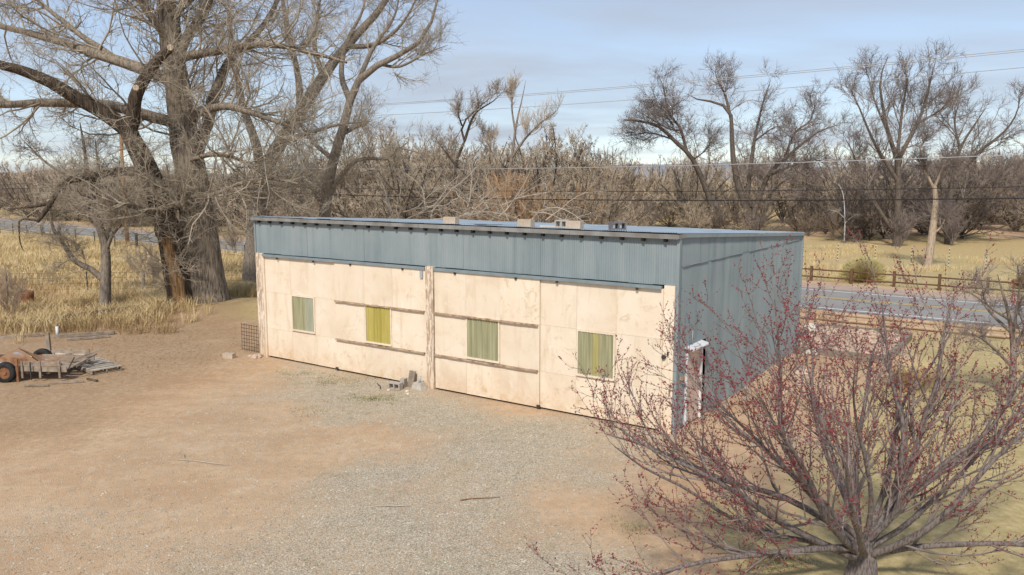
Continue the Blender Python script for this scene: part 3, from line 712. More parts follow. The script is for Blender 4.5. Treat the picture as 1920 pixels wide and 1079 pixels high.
for y in (-.82, .82):
    MB().bar((-.1, y, .40),(1.6, y, .36),.04,.16).build('side_board', M['lumber'], tr)
    MB().bar((.2, y*1.03, .58),(1.45, y*1.03, .53),.04,.10).build('side_rail', M['lumber'], tr)
    for x in (.25, .8, 1.4): MB().bar((x, y*1.06, .10),(x, y*1.06, .64),.06,.04,(0,1,0)).build('stake', M['lumber'], tr)
MB().bar((1.5,-.8,.12),(1.75,-.62,.70),.03,.03).build('steel_brace', M['steel'], tr)
MB().bar((.15,-.95,.0),(.15,-.95,.72),.07,.05,(0,1,0)).build('steel_post', M['rust'], tr)
sheet([(.3,-.78,.22),(1.0,-.8,.30),(1.05,-.1,.40),(.4,-.05,.46)]).build('rusty_panel', M['rusty_panel'], tr)
MB().bar((.55,-.93,.06),(.55,-.93,.62),.03,.03,(0,1,0)).build('steel_brace', M['steel'], tr)
MB().bar((1.1,.1,.36),(2.0,.5,.70),.08,.05).build('drawbar', M['lumber'], tr)
MB().bar((1.5,-.2,.34),(1.72,.72,.52),.09,.04).build('end_board', M['lumber'], tr)
for i, (x, y, l, a, lb) in enumerate(((-13.6,23.75,.9,.25,'grey stick lying in front of the trailer stake'),(-13.0,24.05,.5,-.5,'short dark stick lying right of the trailer'),(-14.3,23.35,.7,.1,'pale stick lying nearest in front of the trailer'))):
    c = on((x,y), .04); o = MB().bar(c-np.array([math.cos(a),math.sin(a),0])*l/2, c+np.array([math.cos(a),math.sin(a),0])*l/2, .06, .05).build('scrap_stick', M['lumber' if i != 1 else 'darkwood']); tag(o, lb, 'stick')
o = MB().rock((0,0,0), .26, 71, .65).build('rock', M['rock'], None, on((-15.05, 27.3), .08)); tag(o, 'pale rock right behind the trailer wheel', 'rock')
o = MB().rock((0,0,0), .34, 72, .6).build('rock', M['rock'], None, on((-16.3, 26.9), .08)); tag(o, 'large tan rock behind the rusty trailer panels', 'rock')
o = MB().rock((0,0,0), .24, 73, .6).build('rock', M['rock'], None, on((-15.75, 27.2), .08)); tag(o, 'middle rock of the row behind the trailer', 'rock')
# pallet
pc_ = (G(173,697,.15)+G(226,686,.15)+G(185,671,.15)+G(132,680,.15))/4; pe_ = G(132,680,.15)-G(173,697,.15); ps_ = np.linalg.norm(pe_)/1.42; pw_ = np.linalg.norm(G(226,686,.15)-G(173,697,.15))/1.04
pl = empty('wooden_pallet', on(pc_), math.atan2(pe_[1], pe_[0])); pl.scale = (ps_, pw_, 1.0); tag(pl, 'weathered grey wooden pallet lying flat on the dirt beside the trailer', 'pallet')
for k in range(7): MB().box(-.72+k*.215, -.72+k*.215+.13, -.52, .52, .135, .157).build('slat', M['palelumber'], pl)
for y in (-.50, 0, .50): MB().box(-.72, .70, y-.022, y+.022, .03, .133).build('stringer', M['lumber'], pl)
for x in (-.70, -.06, .58): MB().box(x, x+.12, -.52, .52, .006, .028).build('bottom_board', M['lumber'], pl)
# old post, pipe, beams, stump, drum
o = MB().bar(on((-16.35,27.6),-.05), on((-16.35,27.6),.80)+np.array([-.04,.02,0]), .12, .10, (0,1,0)).build('wooden_post', M['lumber']); tag(o, 'short grey wooden post standing upright behind the trailer', 'post')
o = MB().tube([on((-18.0,31.0),-.05), on((-18.0,31.0),.42)], .055, 12).build('white_pipe', M['white']); tag(o, 'short white pipe sticking up from the leaf litter', 'pipe')
def beam(a, b, w, h, name, mat, lb, dz=.0):
    a = on(a, h/2+dz); b = on(b, h/2+dz+.02); o = MB().bar(a, b, w, h).build(name, M[mat]); return tag(o, lb, 'beam')
beam((-24.3,31.3), (-18.9,33.4), .30, .30, 'timber_beam', 'darkwood', 'long dark timber beam on the ground at the left edge')
beam((-19.4,33.9), (-16.9,35.6), .24, .24, 'timber_beam', 'darkwood', 'dark timber beam with a raised end below the small tree', .10)
beam((-18.0,30.8), (-16.0,31.5), .18, .12, 'timber_beam', 'lumber', 'grey broken beam beside the white pipe')
beam((-20.6,30.2), (-18.7,31.2), .14, .1, 'timber_beam', 'lumber', 'grey board lying left of the white pipe')
beam((-17.2,30.2), (-15.9,30.9), .16, .08, 'timber_beam', 'lumber', 'flat grey board in front of the broken beam')
beam((-21.4,27.6), (-17.6,27.3), .10, .06, 'timber_beam', 'darkwood', 'thin dark board at the left edge behind the trailer')
q = MB(); q.tube([(0,0,-.05),(0,0,.25),(.01,0,.62),(.02,0,.86)], [.40,.36,.36,.35], 16); o = q.build('rusty_drum', M['rust'], None, on((-23.4,37.9))); tag(o, 'rusty barrel standing in the straw grass at the left', 'barrel')
# ------------------------------------------------------------------ fences
def rail_fence():
    f = empty('rail_fence', UN(0, 50.4)); tag(f, 'dark brown two rail wooden fence along the far side of the road', 'fence')
    us = np.arange(-21.6, 9.0, 2.34); L0 = UN(0, 50.4)
    for i, u in enumerate(us):
        nn = float(road_n(u))+10.75; p = UN(u, nn)-L0; z = gz(UN(u, nn))
        MB().box(-.075,.075,-.075,.075, z-.1, z+.92).build('post', M['brownwood'], f, p, ROT)
        if i < len(us)-1:
            n2 = float(road_n(us[i+1]))+10.75; p2 = UN(us[i+1], n2)-L0
            for h in (.72, .28): MB().tube([p+np.array([0,0,z+h]), (p+p2)/2+np.array([0,0,z+h-.01]), p2+np.array([0,0,z+h])], .045, 8).build('rail', M['brownwood'], f)
rail_fence()
def log_barrier():
    L0 = UN(0, 36.2); f = empty('low_log_barrier', L0); tag(f, 'low tan log barrier with short square posts along the near roadside', 'fence')
    us = np.arange(-15.6, 6.0, 2.4)
    for i, u in enumerate(us):
        nn = float(road_n(u))-3.15; p = UN(u, nn)-L0
        MB().box(-.14,.14,-.10,.10,-.1,.46).build('post', M['tanlog'], f, p, ROT)
        if i < len(us)-1:
            n2 = float(road_n(us[i+1]))-3.15; p2 = UN(us[i+1], n2)-L0
            for h, off in ((.34, .0), (.10, -.1)): MB().tube([p+np.array([0,off,h]), p2+np.array([0,off,h+.01])], .075, 8).build('log_rail', M['tanlog'], f)
log_barrier()
q = MB(); q.box(-.016,.016,-.006,.006,-.1,1.35); q.box(-.005,.005,-.02,.02,-.1,1.35); tp = q.mesh('steel_fence_post')
def band():
    m, N, L, b = newmat('banded_steel', .6); v = objvec(N, L); w = N.new('ShaderNodeTexWave'); w.bands_direction = 'Z'; w.inputs['Scale'].default_value = 1.3; L.new(v, w.inputs[0])
    c = ramp(N, L, w.outputs['Fac'], [(.45, (.03,.03,.028)), (.55, (.6,.6,.57))]); L.new(c.outputs[0], b.inputs['Base Color']); return m
M['banded'] = band()
tps = [(1570,490),(1640,493),(1708,497),(1778,500),(1848,503),(1918,507),(1505,487)]
for q_ in tps:
    o = link('steel_fence_post', tp, M['banded'], None, on(G(*q_)), ROT); o.scale = (1.6, 1.6, 1.0); tag(o, 'thin steel fence post with black and white bands in the far meadow', 'post', 'steel posts in the far meadow')
# left wire fence: wooden and steel posts with wires, below the straw field
lf = empty('wire_fence', (-22, 42, 0)); tag(lf, 'old wire fence with grey posts crossing in front of the straw field', 'fence')
fp = [(-30.5,41.0),(-26.6,41.6),(-22.7,42.2),(-19.9,42.6),(-16.9,43.2),(-13.4,43.9),(-10.0,44.6)]
for i, (x, y) in enumerate(fp):
    z = gz((x, y))
    if i in (3, 5): MB().tube([(0,0,z-.1),(.03,0,z+1.32)], .10, 8).build('wooden_post', M['lumber'], lf, (x+22, y-42, 0))
    else: MB().box(-.025,.025,-.02,.02,z-.1,z+1.3).build('steel_post', M['steel'], lf, (x+22, y-42, 0))
for h in (.35,.65,.95,1.22):
    MB().tube([(x+22, y-42, gz((x,y))+h) for x, y in fp], .006, 4, False).build('wire', M['steel'], lf)
rf = empty('roadside_fence', (-50, 70, 0)); tag(rf, 'thin wire fence on dark posts along the far left road', 'fence')
us = np.arange(-118, -46, 4.2); pp = [UN(u, float(road_n(u))-3.6) for u in us]
for i, p in enumerate(pp):
    hw = .09 if i % 5 == 2 else .035
    MB().box(-hw,hw,-hw,hw,gz(p)-.1,gz(p)+(1.45 if i % 5 == 2 else 1.25)).build('post', M['steel'], rf, (p[0]+50, p[1]-70, 0))
for h in (.4,.8,1.15): MB().tube([(p[0]+50, p[1]-70, gz(p)+h) for p in pp], .010, 4, False).build('wire', M['steel'], rf)
# ------------------------------------------------------------------ utility pole and lines
PN = 41.7; pp0 = UN(-72.7, PN); pole = empty('utility_pole', pp0); tag(pole, 'tall orange brown utility pole standing behind the big tree', 'pole')
MB().tube([(0,0,-.2),(0,0,6),(0,0,12.3)], [.19,.16,.12], 12).build('pole_shaft', M['pole'], pole)
MB().bar(UX*-1.1+np.array([0,0,11.75]), UX*0+UY*0+UX*1.1+np.array([0,0,11.75]), .09, .11).build('crossarm', M['pole'], pole)
def wire(name, zz_, off, rad, mat, lb, sag=.9):
    pts = []
    for s in np.linspace(-95, 170, 107):
        k = (s % 85)/85; pts.append(UN(-72.7+s, PN+off, zz_-sag*4*k*(1-k)))
    o = MB().tube(pts, rad, 5, False).build(name, M[mat]); tag(o, lb, 'wire')
wire('power_line', 12.25, .0, .016, 'wire_grey', 'topmost thin grey power line across the sky')
wire('power_line', 12.22, .45, .016, 'wire_grey', 'thin grey power line running just beside the topmost one')
wire('power_line', 11.5, .2, .016, 'wire_grey', 'third grey power line from the top crossing the sky')
wire('power_line', 7.75, .1, .020, 'wire_grey', 'single pale cable crossing in front of the far trees')
wire('telephone_cable', 6.35, .1, .018, 'wire_black', 'thinner upper black cable low in front of the brush')
wire('telephone_cable', 5.85, .15, .030, 'wire_black', 'thick lower black cable low in front of the brush')
# ------------------------------------------------------------------ raised bed with rubble, tufts
bd = empty('raised_bed', on((12.6, 29.6)), ROT); tag(bd, 'timber edged bed of pink rubble beside the far corner of the shed', 'raised bed')
for a, b in (((-1.6,-2.7),(1.9,-2.7)),((1.9,-2.7),(1.9,2.5)),((1.9,2.5),(-1.6,2.5)),((-1.6,2.5),(-1.6,-2.7))):
    d = np.array([b[0]-a[0], b[1]-a[1], 0]); d /= np.linalg.norm(d)
    MB().bar((a[0]+d[0]*.08, a[1]+d[1]*.08, .13), (b[0]-d[0]*.08, b[1]-d[1]*.08, .13), .15, .30).build('edge_timber', M['timber'], bd)
MB().box(-1.52,1.82,-2.62,2.42,-.1,.13).build('bed_fill', M['chip'], bd)
rr = np.random.RandomState(9); q = MB()
for i in range(420): q.rock((rr.uniform(-1.45,1.75), rr.uniform(-2.55,2.35), .14+.1*rr.rand()), rr.uniform(.04,.12), i, .7)
o = q.build('rubble', M['chip'], bd); o['kind'] = 'stuff'
for i, (x, y, r, lb) in enumerate(((11.9,31.2,.30,'grey white rock on the back of the rubble bed'),(10.6,27.6,.24,'white rock at the shed corner beside the bed'),(8.9,24.0,.30,'tan boulder against the side wall in the dirt'),(7.9,22.5,.26,'pale boulder beside the white side door'),(8.6,23.2,.18,'small rock between the two boulders at the side wall'))):
    o = MB().rock((0,0,0), r, 40+i, .7).build('boulder', M['rock' if i > 1 else 'paleboard'], None, on((x,y), .06 if i else .3)); tag(o, lb, 'rock')

def blades(name, pts, hgt_, spread, width, mat, n_per, seed, lean=0.35, droop=0.0):
    """tufts: n_per bent blades of two quads at every point"""
    r = np.random.RandomState(seed); m = len(pts)*n_per
    base = np.repeat(np.asarray(pts, float), n_per, 0); a = r.rand(m)*2*np.pi; rad = spread*np.sqrt(r.rand(m))
    base = base+np.stack([rad*np.cos(a), rad*np.sin(a), np.zeros(m)], 1)
    h = hgt_*(0.55+0.6*r.rand(m)); ln = lean*(0.25+r.rand(m)); b2 = a+r.normal(0, .8, m); dr = np.stack([np.cos(b2), np.sin(b2), np.zeros(m)], 1)
    sd = np.stack([-np.sin(b2+r.normal(0, 1, m)), np.cos(b2), np.zeros(m)], 1)*(width*(0.6+.8*r.rand(m)))[:, None]/2
    mid = base+dr*(h*ln*.4)[:, None]+np.array([0,0,1.])*(h*.6)[:, None]; tip = base+dr*(h*ln*1.25)[:, None]+np.array([0,0,1.])*(h*(1-droop))[:, None]
    V = np.stack([base-sd, base+sd, mid+sd*.8, mid-sd*.8, tip+sd*.15, tip-sd*.15], 1).reshape(-1, 3); o = np.arange(m)[:, None]*6
    F = np.concatenate([o+np.array([0,1,2,3]), o+np.array([3,2,4,5])], 0)
    return mesh_np(name, V, F)
def tuft(p, h, sp, w, n, seed, lb, mat='straw', nm='grass_clump', lean=.5):
    me = blades(nm, [(0,0,0)], h, sp, w, None, n, seed, lean, .1); o = link(nm, me, M[mat], None, on(p)); tag(o, lb, 'grass'); return o
tuft((11.66,22.85), .95, .28, .012, 700, 3, 'pale straw clump of ornamental grass in the yard behind the budding tree', lean=.7)
tuft((12.55,23.5), .75, .24, .012, 450, 4, 'smaller straw clump just right of the ornamental grass', lean=.7)
def dome_bush(p, R, H, n, w, seed, lb, mat, nm):
    r = np.random.RandomState(seed); a = r.rand(n)*6.28; el = np.arcsin(r.rand(n)**.8*.98+.02); d = np.stack([np.cos(a)*np.cos(el), np.sin(a)*np.cos(el), np.sin(el)], 1)*np.array([R, R, H]); k = (.72+.36*r.rand(n))[:, None]
    b = np.stack([np.cos(a)*.25*R*r.rand(n), np.sin(a)*.25*R*r.rand(n), np.zeros(n)], 1); s0 = b+(d*k-b)*(.35+.3*r.rand(n))[:, None]; t = d*k+np.array([0,0,.12])*r.rand(n)[:, None]
    sd = np.cross(t-s0, r.normal(size=(n, 3))); sd = sd/np.linalg.norm(sd, axis=1)[:, None]*w/2; m = (s0+t)/2+r.normal(size=(n, 3))*.03
    V = np.stack([s0-sd, s0+sd, m+sd, m-sd, t+sd*.3, t-sd*.3], 1).reshape(-1, 3); o = np.arange(n)[:, None]*6; F = np.concatenate([o+np.array([0,1,2,3]), o+np.array([3,2,4,5])], 0)
    e = empty(nm, on(p)); tag(e, lb, 'shrub'); link('foliage', mesh_np(nm, V, F), M[mat], e)
    q = MB()
    for i in range(14): q.tube([(0,0,-.05), tuple(.35*d[i]), tuple(.72*d[i])], [.03,.02,.008], 5)
    q.build('stems', M['darkwood'], e)
dome_bush((21.6,48.6), 1.45, 1.45, 7000, .03, 5, 'big rounded grey green rabbitbrush behind the brown rail fence', 'sage', 'rabbitbrush')
dome_bush((29.6,44.9), 1.1, 1.0, 2500, .025, 6, 'dry brown shrub at the right end of the rail fence', 'straw_brown', 'dry_shrub')
# ------------------------------------------------------------------ trees
def resample(path, n):
    path = np.array(path, float); m = len(path)
    if m > 2:                                            # Catmull-Rom smoothing
        ext = np.vstack([2*path[0]-path[1], path, 2*path[-1]-path[-2]]); out = []
        for i in range(m-1):
            p0, p1, p2, p3 = ext[i:i+4]
            for t in np.linspace(0, 1, 8, endpoint=False):
                out.append(.5*((2*p1)+(-p0+p2)*t+(2*p0-5*p1+4*p2-p3)*t*t+(-p0+3*p1-3*p2+p3)*t**3))
        out.append(path[-1]); path = np.array(out)
    s = np.concatenate([[0], np.cumsum(np.linalg.norm(np.diff(path, axis=0), axis=1))]); t = np.linspace(0, s[-1], n)
    return np.stack([np.interp(t, s, path[:, k]) for k in range(3)], 1)
def unit(v): return v/(np.linalg.norm(v, axis=-1, keepdims=True)+1e-9)
def sprout(par, prad, rng, count, trange, angle, length, rratio, nseg, wander, trop, rmin=0.004, tp=1.0, taper=0.25, bias=None, tipk=0.3):
    """children for all parents at once. par [B,n,3], prad [B,n]"""
    B, n, _ = par.shape; plen = np.linalg.norm(np.diff(par, axis=1), axis=2).sum(1)
    cnt = np.maximum(0, np.round(count*(0.7+0.6*rng.rand(B))*(plen/np.median(plen))**0.6)).astype(int) if np.isscalar(count) else np.asarray(count)
    idx = np.repeat(np.arange(B), cnt); m = len(idx)
    t = trange[0]+(trange[1]-trange[0])*rng.rand(m)**tp
    f = t*(n-1); i0 = np.minimum(f.astype(int), n-2); fr = (f-i0)[:, None]
    p = par[idx, i0]*(1-fr)+par[idx, i0+1]*fr; r0 = prad[idx, i0]*(1-fr[:, 0])+prad[idx, i0+1]*fr[:, 0]
    tg = unit(par[idx, i0+1]-par[idx, i0])
    rv = unit(rng.normal(size=(m, 3))); 
    if bias is not None: rv = unit(rv+np.array(bias))
    pr = unit(rv-(rv*tg).sum(1)[:, None]*tg)
    a = np.radians(angle[0]+angle[1]*rng.normal(size=m))
    d = unit(tg*np.cos(a)[:, None]+pr*np.sin(a)[:, None])
    L = (length[0]+(length[1]-length[0])*rng.rand(m))*(1-tipk*t) if length[0] > 0 else plen[idx]*(-length[0])*(0.6+.7*rng.rand(m))*(1.05-.6*t)
    rad = np.maximum(np.minimum(r0*rratio, L*0.011+rmin), rmin)
    pts = np.zeros((m, nseg+1, 3)); pts[:, 0] = p; R = np.zeros((m, nseg+1)); R[:, 0] = rad
    for k in range(nseg):
        d = unit(d+wander*rng.normal(size=(m, 3))+np.array([0, 0, trop]))
        pts[:, k+1] = pts[:, k]+d*(L/nseg)[:, None]; R[:, k+1] = rad*(1-(1-taper)*(k+1)/nseg)
    return pts, R
def tubes(par, rad, sides):
    B, n, _ = par.shape
    T = np.empty_like(par); T[:, 1:-1] = par[:, 2:]-par[:, :-2]; T[:, 0] = par[:, 1]-par[:, 0]; T[:, -1] = par[:, -1]-par[:, -2]; T = unit(T)
    mean = unit(par[:, -1]-par[:, 0]); ref = np.where(np.abs(mean[:, 2:3]) < .8, np.array([[0, 0, 1.]]), np.array([[1., 0.2, 0]]))
    a = unit(np.cross(T, ref[:, None, :])); b = np.cross(T, a)
    th = 2*np.pi*np.arange(sides)/sides
    V = par[:, :, None, :]+rad[:, :, None, None]*(np.cos(th)[None, None, :, None]*a[:, :, None, :]+np.sin(th)[None, None, :, None]*b[:, :, None, :])
    ii = np.arange(B*n*sides).reshape(B, n, sides); nx_ = np.roll(ii, -1, 2)
    F = np.stack([ii[:, :-1], nx_[:, :-1], nx_[:, 1:], ii[:, 1:]], -1).reshape(-1, 4)
    return V.reshape(-1, 3), F
def merge(parts):
    Vs = []; Fs = []; o = 0
    for V, F in parts: Vs.append(V); Fs.append(F+o); o += len(V)
    return np.concatenate(Vs), np.concatenate(Fs)
def wood_mesh(name, groups):          # groups: list of (paths, radii, sides)
    V, F = merge([tubes(p, r, s) for p, r, s in groups]); return mesh_np(name, V, F, True)
def rough(V, amp, k=2.0):             # furrow large stems a little
    return V
def limbset(limbs, n=14):
    """limbs: (world points, r0, r1)"""
    Pn = np.stack([resample(p, n) for p, _, _ in limbs]); t = np.linspace(0, 1, n)
    Rn = np.stack([r0*(1-t)**0.8*1.0+r1*(1-(1-t)**0.8) for _, r0, r1 in limbs]); return Pn, Rn

# ---- the old cottonwood: limbs surveyed one by one
D0 = 37.8
def PP(lst, d0, d1): k = len(lst); return [P(x, y, d0+(d1-d0)*i/(k-1)) for i, (x, y) in enumerate(lst)]
rng = np.random.RandomState(11)
cw_base = on(P(385, 572, D0)); cw_base[2] = gz(cw_base)
tree = empty('cottonwood_tree', cw_base); tag(tree, 'huge old bare cottonwood with split leaning trunks left of the shed', 'tree')
def rel(limbs, o): return [([q-o for q in p], a, b) for p, a, b in limbs]
main = [(PP([(392,585),(385,520),(378,450),(368,390),(360,330),(347,260),(340,200),(330,140),(323,100),(316,40),(312,-10),(300,-120),(296,-230)], D0, D0+.6), .90, .12)]
fork = [(PP([(345,585),(333,520),(322,460),(312,420),(300,380),(285,335),(270,305),(252,270),(240,243)], D0-.9, D0-1.6), .60, .36)]
mid = [(PP([(372,585),(362,520),(350,470),(345,430)], D0-.6, D0-.3), .55, .42)]
dead = [(PP([(240,245),(195,212),(148,187),(97,156),(39,132),(0,122),(-60,100)], D0-1.6, D0-4.5), .34, .12),
        (PP([(241,248),(250,225),(253,187),(272,148),(300,109),(320,92)], D0-1.6, D0-2.6), .33, .17),
        (PP([(290,322),(240,322),(218,323),(175,331),(128,339),(109,358),(93,385),(70,417)], D0-1.4, D0-3.4), .24, .07),
        (PP([(171,338),(202,374),(241,385),(288,405)], D0-2.0, D0-3.0), .13, .06),
        (PP([(97,380),(60,388),(18,392)], D0-3.0, D0-3.6), .09, .02),
        (PP([(72,414),(40,412),(36,430),(38,455),(44,470)], D0-3.4, D0-3.6), .05, .015)]
limbs = [(PP([(340,235),(319,228),(280,218),(233,204),(175,195),(78,193),(0,197),(-80,190)], D0+.3, D0-2.5), .26, .09),
         (PP([(335,165),(311,146),(272,132),(218,113),(171,99),(128,82),(97,74),(39,58),(0,50),(-60,30)], D0+.4, D0+3.0), .30, .07),
         (PP([(222,115),(190,92),(156,70),(117,39),(70,0),(30,-50)], D0+1.6, D0+3.5), .17, .05),
         (PP([(325,118),(345,107),(389,99),(428,93),(486,84),(545,89),(607,105),(650,118)], D0+.5, D0-2.0), .23, .05),
         (PP([(352,235),(374,210),(400,203),(428,200),(467,210),(506,224),(545,237)], D0+.2, D0-3.0), .22, .06),
         (PP([(500,222),(530,232),(551,265)], D0-2.2, D0-2.6), .10, .04),
         (PP([(368,300),(380,250),(389,234),(405,171),(428,117),(459,86),(500,40),(530,-20)], D0+.6, D0+4.0), .30, .08),
         (PP([(330,120),(350,70),(380,30),(400,-20),(430,-90)], D0+.3, D0+1.0), .26, .10),
         (PP([(322,80),(290,40),(262,0),(240,-60)], D0+.3, D0-1.5), .22, .08),
         (PP([(318,40),(345,10),(400,-30),(470,-60)], D0+.5, D0-2.0), .18, .06),
         (PP([(360,300),(400,290),(450,300),(490,330),(500,345)], D0-.4, D0-3.5), .12, .03),
         (PP([(350,370),(400,365),(450,345),(500,335),(560,345)], D0-.8, D0-3.5), .12, .03),
         (PP([(355,400),(330,385),(285,395),(240,380),(190,400)], D0-1.2, D0-4.0), .10, .03),
         (PP([(300,-60),(250,-90),(180,-110)], D0+.3, D0+1), .2, .06), (PP([(310,-30),(380,-90),(450,-140)], D0+.3, D0+2), .2, .06)]
o_ = cw_base
mP, mR = limbset(rel(main, o_), 26); fP, fR = limbset(rel(fork, o_), 18); iP, iR = limbset(rel(mid, o_), 10); dP, dR = limbset(rel(dead, o_), 16); lP, lR = limbset(rel(limbs, o_), 16)
mR[:, 0:3] *= np.array([1.25, 1.12, 1.04]); fR[:, :2] *= 1.12
def furrow(V, F, P0, amp, seed):
    return V
def stem_mesh(name, Pn, Rn, sides, amp, seed):
    V, F = tubes(Pn, Rn, sides); B, n = Rn.shape; W = V.reshape(B, n, sides, 3); r = np.random.RandomState(seed)
    lob = 1+amp*np.sin(np.arange(sides)*2*np.pi/sides*5+r.rand()*6)[None, None, :]*.6+amp*r.normal(size=(B, 1, sides))*.8+amp*.35*r.normal(size=(B, n, sides))
    c = Pn[:, :, None, :]; W = c+(W-c)*lob[..., None]; return mesh_np(name, W.reshape(-1, 3), F, True)
link('trunk', stem_mesh('trunk', mP, mR, 28, .07, 1), M['cottonbark'], tree)
link('split_stem', stem_mesh('split_stem', fP, fR, 22, .08, 2), M['darkbark'], tree)['label'] = 'dark leaning second stem of the old tree'
link('buttress', stem_mesh('buttress', iP, iR, 18, .09, 3), M['cottonbark'], tree)
sp = [(PP([(343,586),(333,530),(320,475),(311,440)], D0-1.32, D0-1.62), .30, .22)]
sP, sR = limbset(rel(sp, o_), 12); link('split_wood', stem_mesh('split_wood', sP, sR, 16, .10, 4), M['splitwood'], tree)['label'] = 'strip of bare orange brown split wood'
link('dead_limbs', stem_mesh('dead_limbs', dP, dR, 12, .06, 5), M['darkbark'], tree)['label'] = 'black dead limbs'
link('limbs', stem_mesh('limbs', lP, lR, 12, .05, 6), M['cottonbark'], tree)
q = MB(); bp = P(306, 434, D0-1.9)-o_
for k in range(5): q.rock(bp+np.array([.18*math.cos(k*2.1), -.1*k*.3, .14*math.sin(k*2.1)]), .30-.02*k, 50+k, .8)
q.build('burl', M['darkbark'], tree)['label'] = 'knobby black burl on the trunk'
for x, y, dd in ((320, 91, -2.75), (256, 166, -2.65)):
    c = P(x, y, D0+dd)-o_; MB().tube([c, c+np.array([.03,-.12,.02])], .13, 12).build('cut_end', M['palebark'], tree)
allP = np.concatenate([lP, lP[:, :, :]*1], 0)[:len(lP)]; 
b1, r1 = sprout(lP, lR, rng, 21, (.1, 1.0), (52, 16), (1.6, 5.2), .55, 7, .20, .07, .012)
b1m, r1m = sprout(mP[:, 8:], mR[:, 8:], rng, 46, (.1, 1.0), (58, 12), (2.0, 6.0), .35, 7, .18, .10, .012)
b1d, r1d = sprout(dP[:3], dR[:3], rng, 14, (.2, 1.0), (58, 14), (.9, 2.6), .3, 6, .24, .05, .010)
b1f, r1f = sprout(np.concatenate([resample(fP[0], 16)[None], resample(mP[0][4:14], 16)[None]]), np.stack([np.full(16, .2), np.full(16, .2)]), rng, 34, (.1, .95), (72, 12), (1.2, 3.4), .25, 6, .25, -.02, .010, bias=(0, -.9, 0))
def same(paths, rads, n): return np.stack([resample(p, n) for p in paths]), np.stack([np.interp(np.linspace(0, 1, n), np.linspace(0, 1, len(r)), r) for r in rads])
L1 = [same(a, b, 7) for a, b in ((b1, r1), (b1m, r1m), (b1d, r1d), (b1f, r1f))]; P1 = np.concatenate([a for a, _ in L1]); R1 = np.concatenate([b for _, b in L1])
P2, R2 = sprout(P1, R1, rng, 9, (.12, 1.0), (48, 15), (.6, 1.9), .6, 5, .26, .05, .0085)
P3, R3 = sprout(P2, R2, rng, 7, (.1, 1.0), (48, 17), (.25, .9), .7, 2, .34, .05, .0075)
me = wood_mesh('crown', [(P1, R1, 5), (P2, R2, 4), (P3, R3, 3)]); link('crown', me, M['twig_cotton'], tree)

# ---- generic bare trees
def bare_tree(seed, height, spread, nlimb, twig, trunk_h=.25, r0=.28, lean=(0, 0), counts=(7, 7, 6), ang=(30, 48), trop=.10, wander=.16, tuft=False, rtw=.010):
    rng = np.random.RandomState(seed); th = height*trunk_h
    tp = [np.array([0, 0, -.15]), np.array([lean[0]*.3, lean[1]*.3, th*.5]), np.array([lean[0], lean[1], th])]
    limbs = [(tp, r0, r0*.75)]
    for k in range(nlimb):
        a = 2*np.pi*(k+rng.rand()*.7)/nlimb; el = np.radians(ang[0]+ang[1]*rng.rand()); L = height*(1-trunk_h)*(.75+.35*rng.rand())
        d = np.array([math.cos(a)*math.cos(el)*spread, math.sin(a)*math.cos(el)*spread, math.sin(el)]); pts = [tp[2]*(.75+.25*rng.rand())]
        for i in range(5):
            d = d+rng.normal(size=3)*.16+np.array([0, 0, .12]); d /= np.linalg.norm(d); pts.append(pts[-1]+d*L/5)
        limbs.append((pts, r0*(.45+.25*rng.rand()), .03))
    Pn, Rn = limbset(limbs, 12)
    a1 = sprout(Pn[1:], Rn[1:], rng, counts[0], (.2, 1), (42, 12), (-.36, 0), .5, 6, wander, trop, .016)
    a2 = sprout(a1[0], a1[1], rng, counts[1], (.15, 1), (42, 14), (-.40, 0), .6, 5, wander*1.2, trop, rtw*1.25, tp=.7 if tuft else 1)
    a3 = sprout(a2[0], a2[1], rng, counts[2], (.1, 1), (40, 15), (-.55, 0), .7, 1, wander*1.3, trop, rtw, tp=.7 if tuft else 1)
    return wood_mesh('trunk', [(Pn, Rn, 8), (a1[0], a1[1], 5)]), wood_mesh('crown', [(a2[0], a2[1], 3), (a3[0], a3[1], 3)])
def place_tree(meshes, p, rz, sc, barkm, twigm, label, name='bare_tree', group=None, cat='tree', dz=0.0):
    t = empty(name, on(p, dz), rz); t.scale = (sc, sc, sc); tag(t, label, cat, group)
    for nm, me, mt in (('trunk', meshes[0], barkm), ('crown', meshes[1], twigm)):
        o = link(nm, me, None, t)
        if not me.materials: me.materials.append(M[mt])
        o.material_slots[0].link = 'OBJECT'; o.material_slots[0].material = M[mt]
    return t
def traced_tree(name, label, limbs, d, twigm, barkm, seed, counts=(9, 8, 6), l1=(1.2, 3.4), l2=(.6, 1.6), l3=(.3, .8), trop=.08, wander=.18, rtw=.008, base=None, sprout_from=1, cat='tree', lo=.15):
    rng = np.random.RandomState(seed); o = np.array(limbs[0][0][0]) if base is None else base
    o = np.array([o[0], o[1], gz(o)]); t = empty(name, o); tag(t, label, cat)
    Pn, Rn = limbset(rel(limbs, o), 14); link('trunk', stem_mesh('trunk', Pn, Rn, 10, .05, seed), M[barkm], t)
    a1 = sprout(Pn[sprout_from:], Rn[sprout_from:], rng, counts[0], (lo, 1), (46, 13), l1, .5, 6, wander, trop, .014, tipk=.62)
    a2 = sprout(a1[0], a1[1], rng, counts[1], (.15, 1), (44, 14), l2, .6, 5, wander*1.2, trop, rtw*1.3)
    a3 = sprout(a2[0], a2[1], rng, counts[2], (.1, 1), (42, 15), l3, .7, 1 if d > 60 else 2, wander*1.3, trop, rtw)
    link('crown', wood_mesh('crown', [(a1[0], a1[1], 5), (a2[0], a2[1], 3), (a3[0], a3[1], 3)]), M[twigm], t); return t
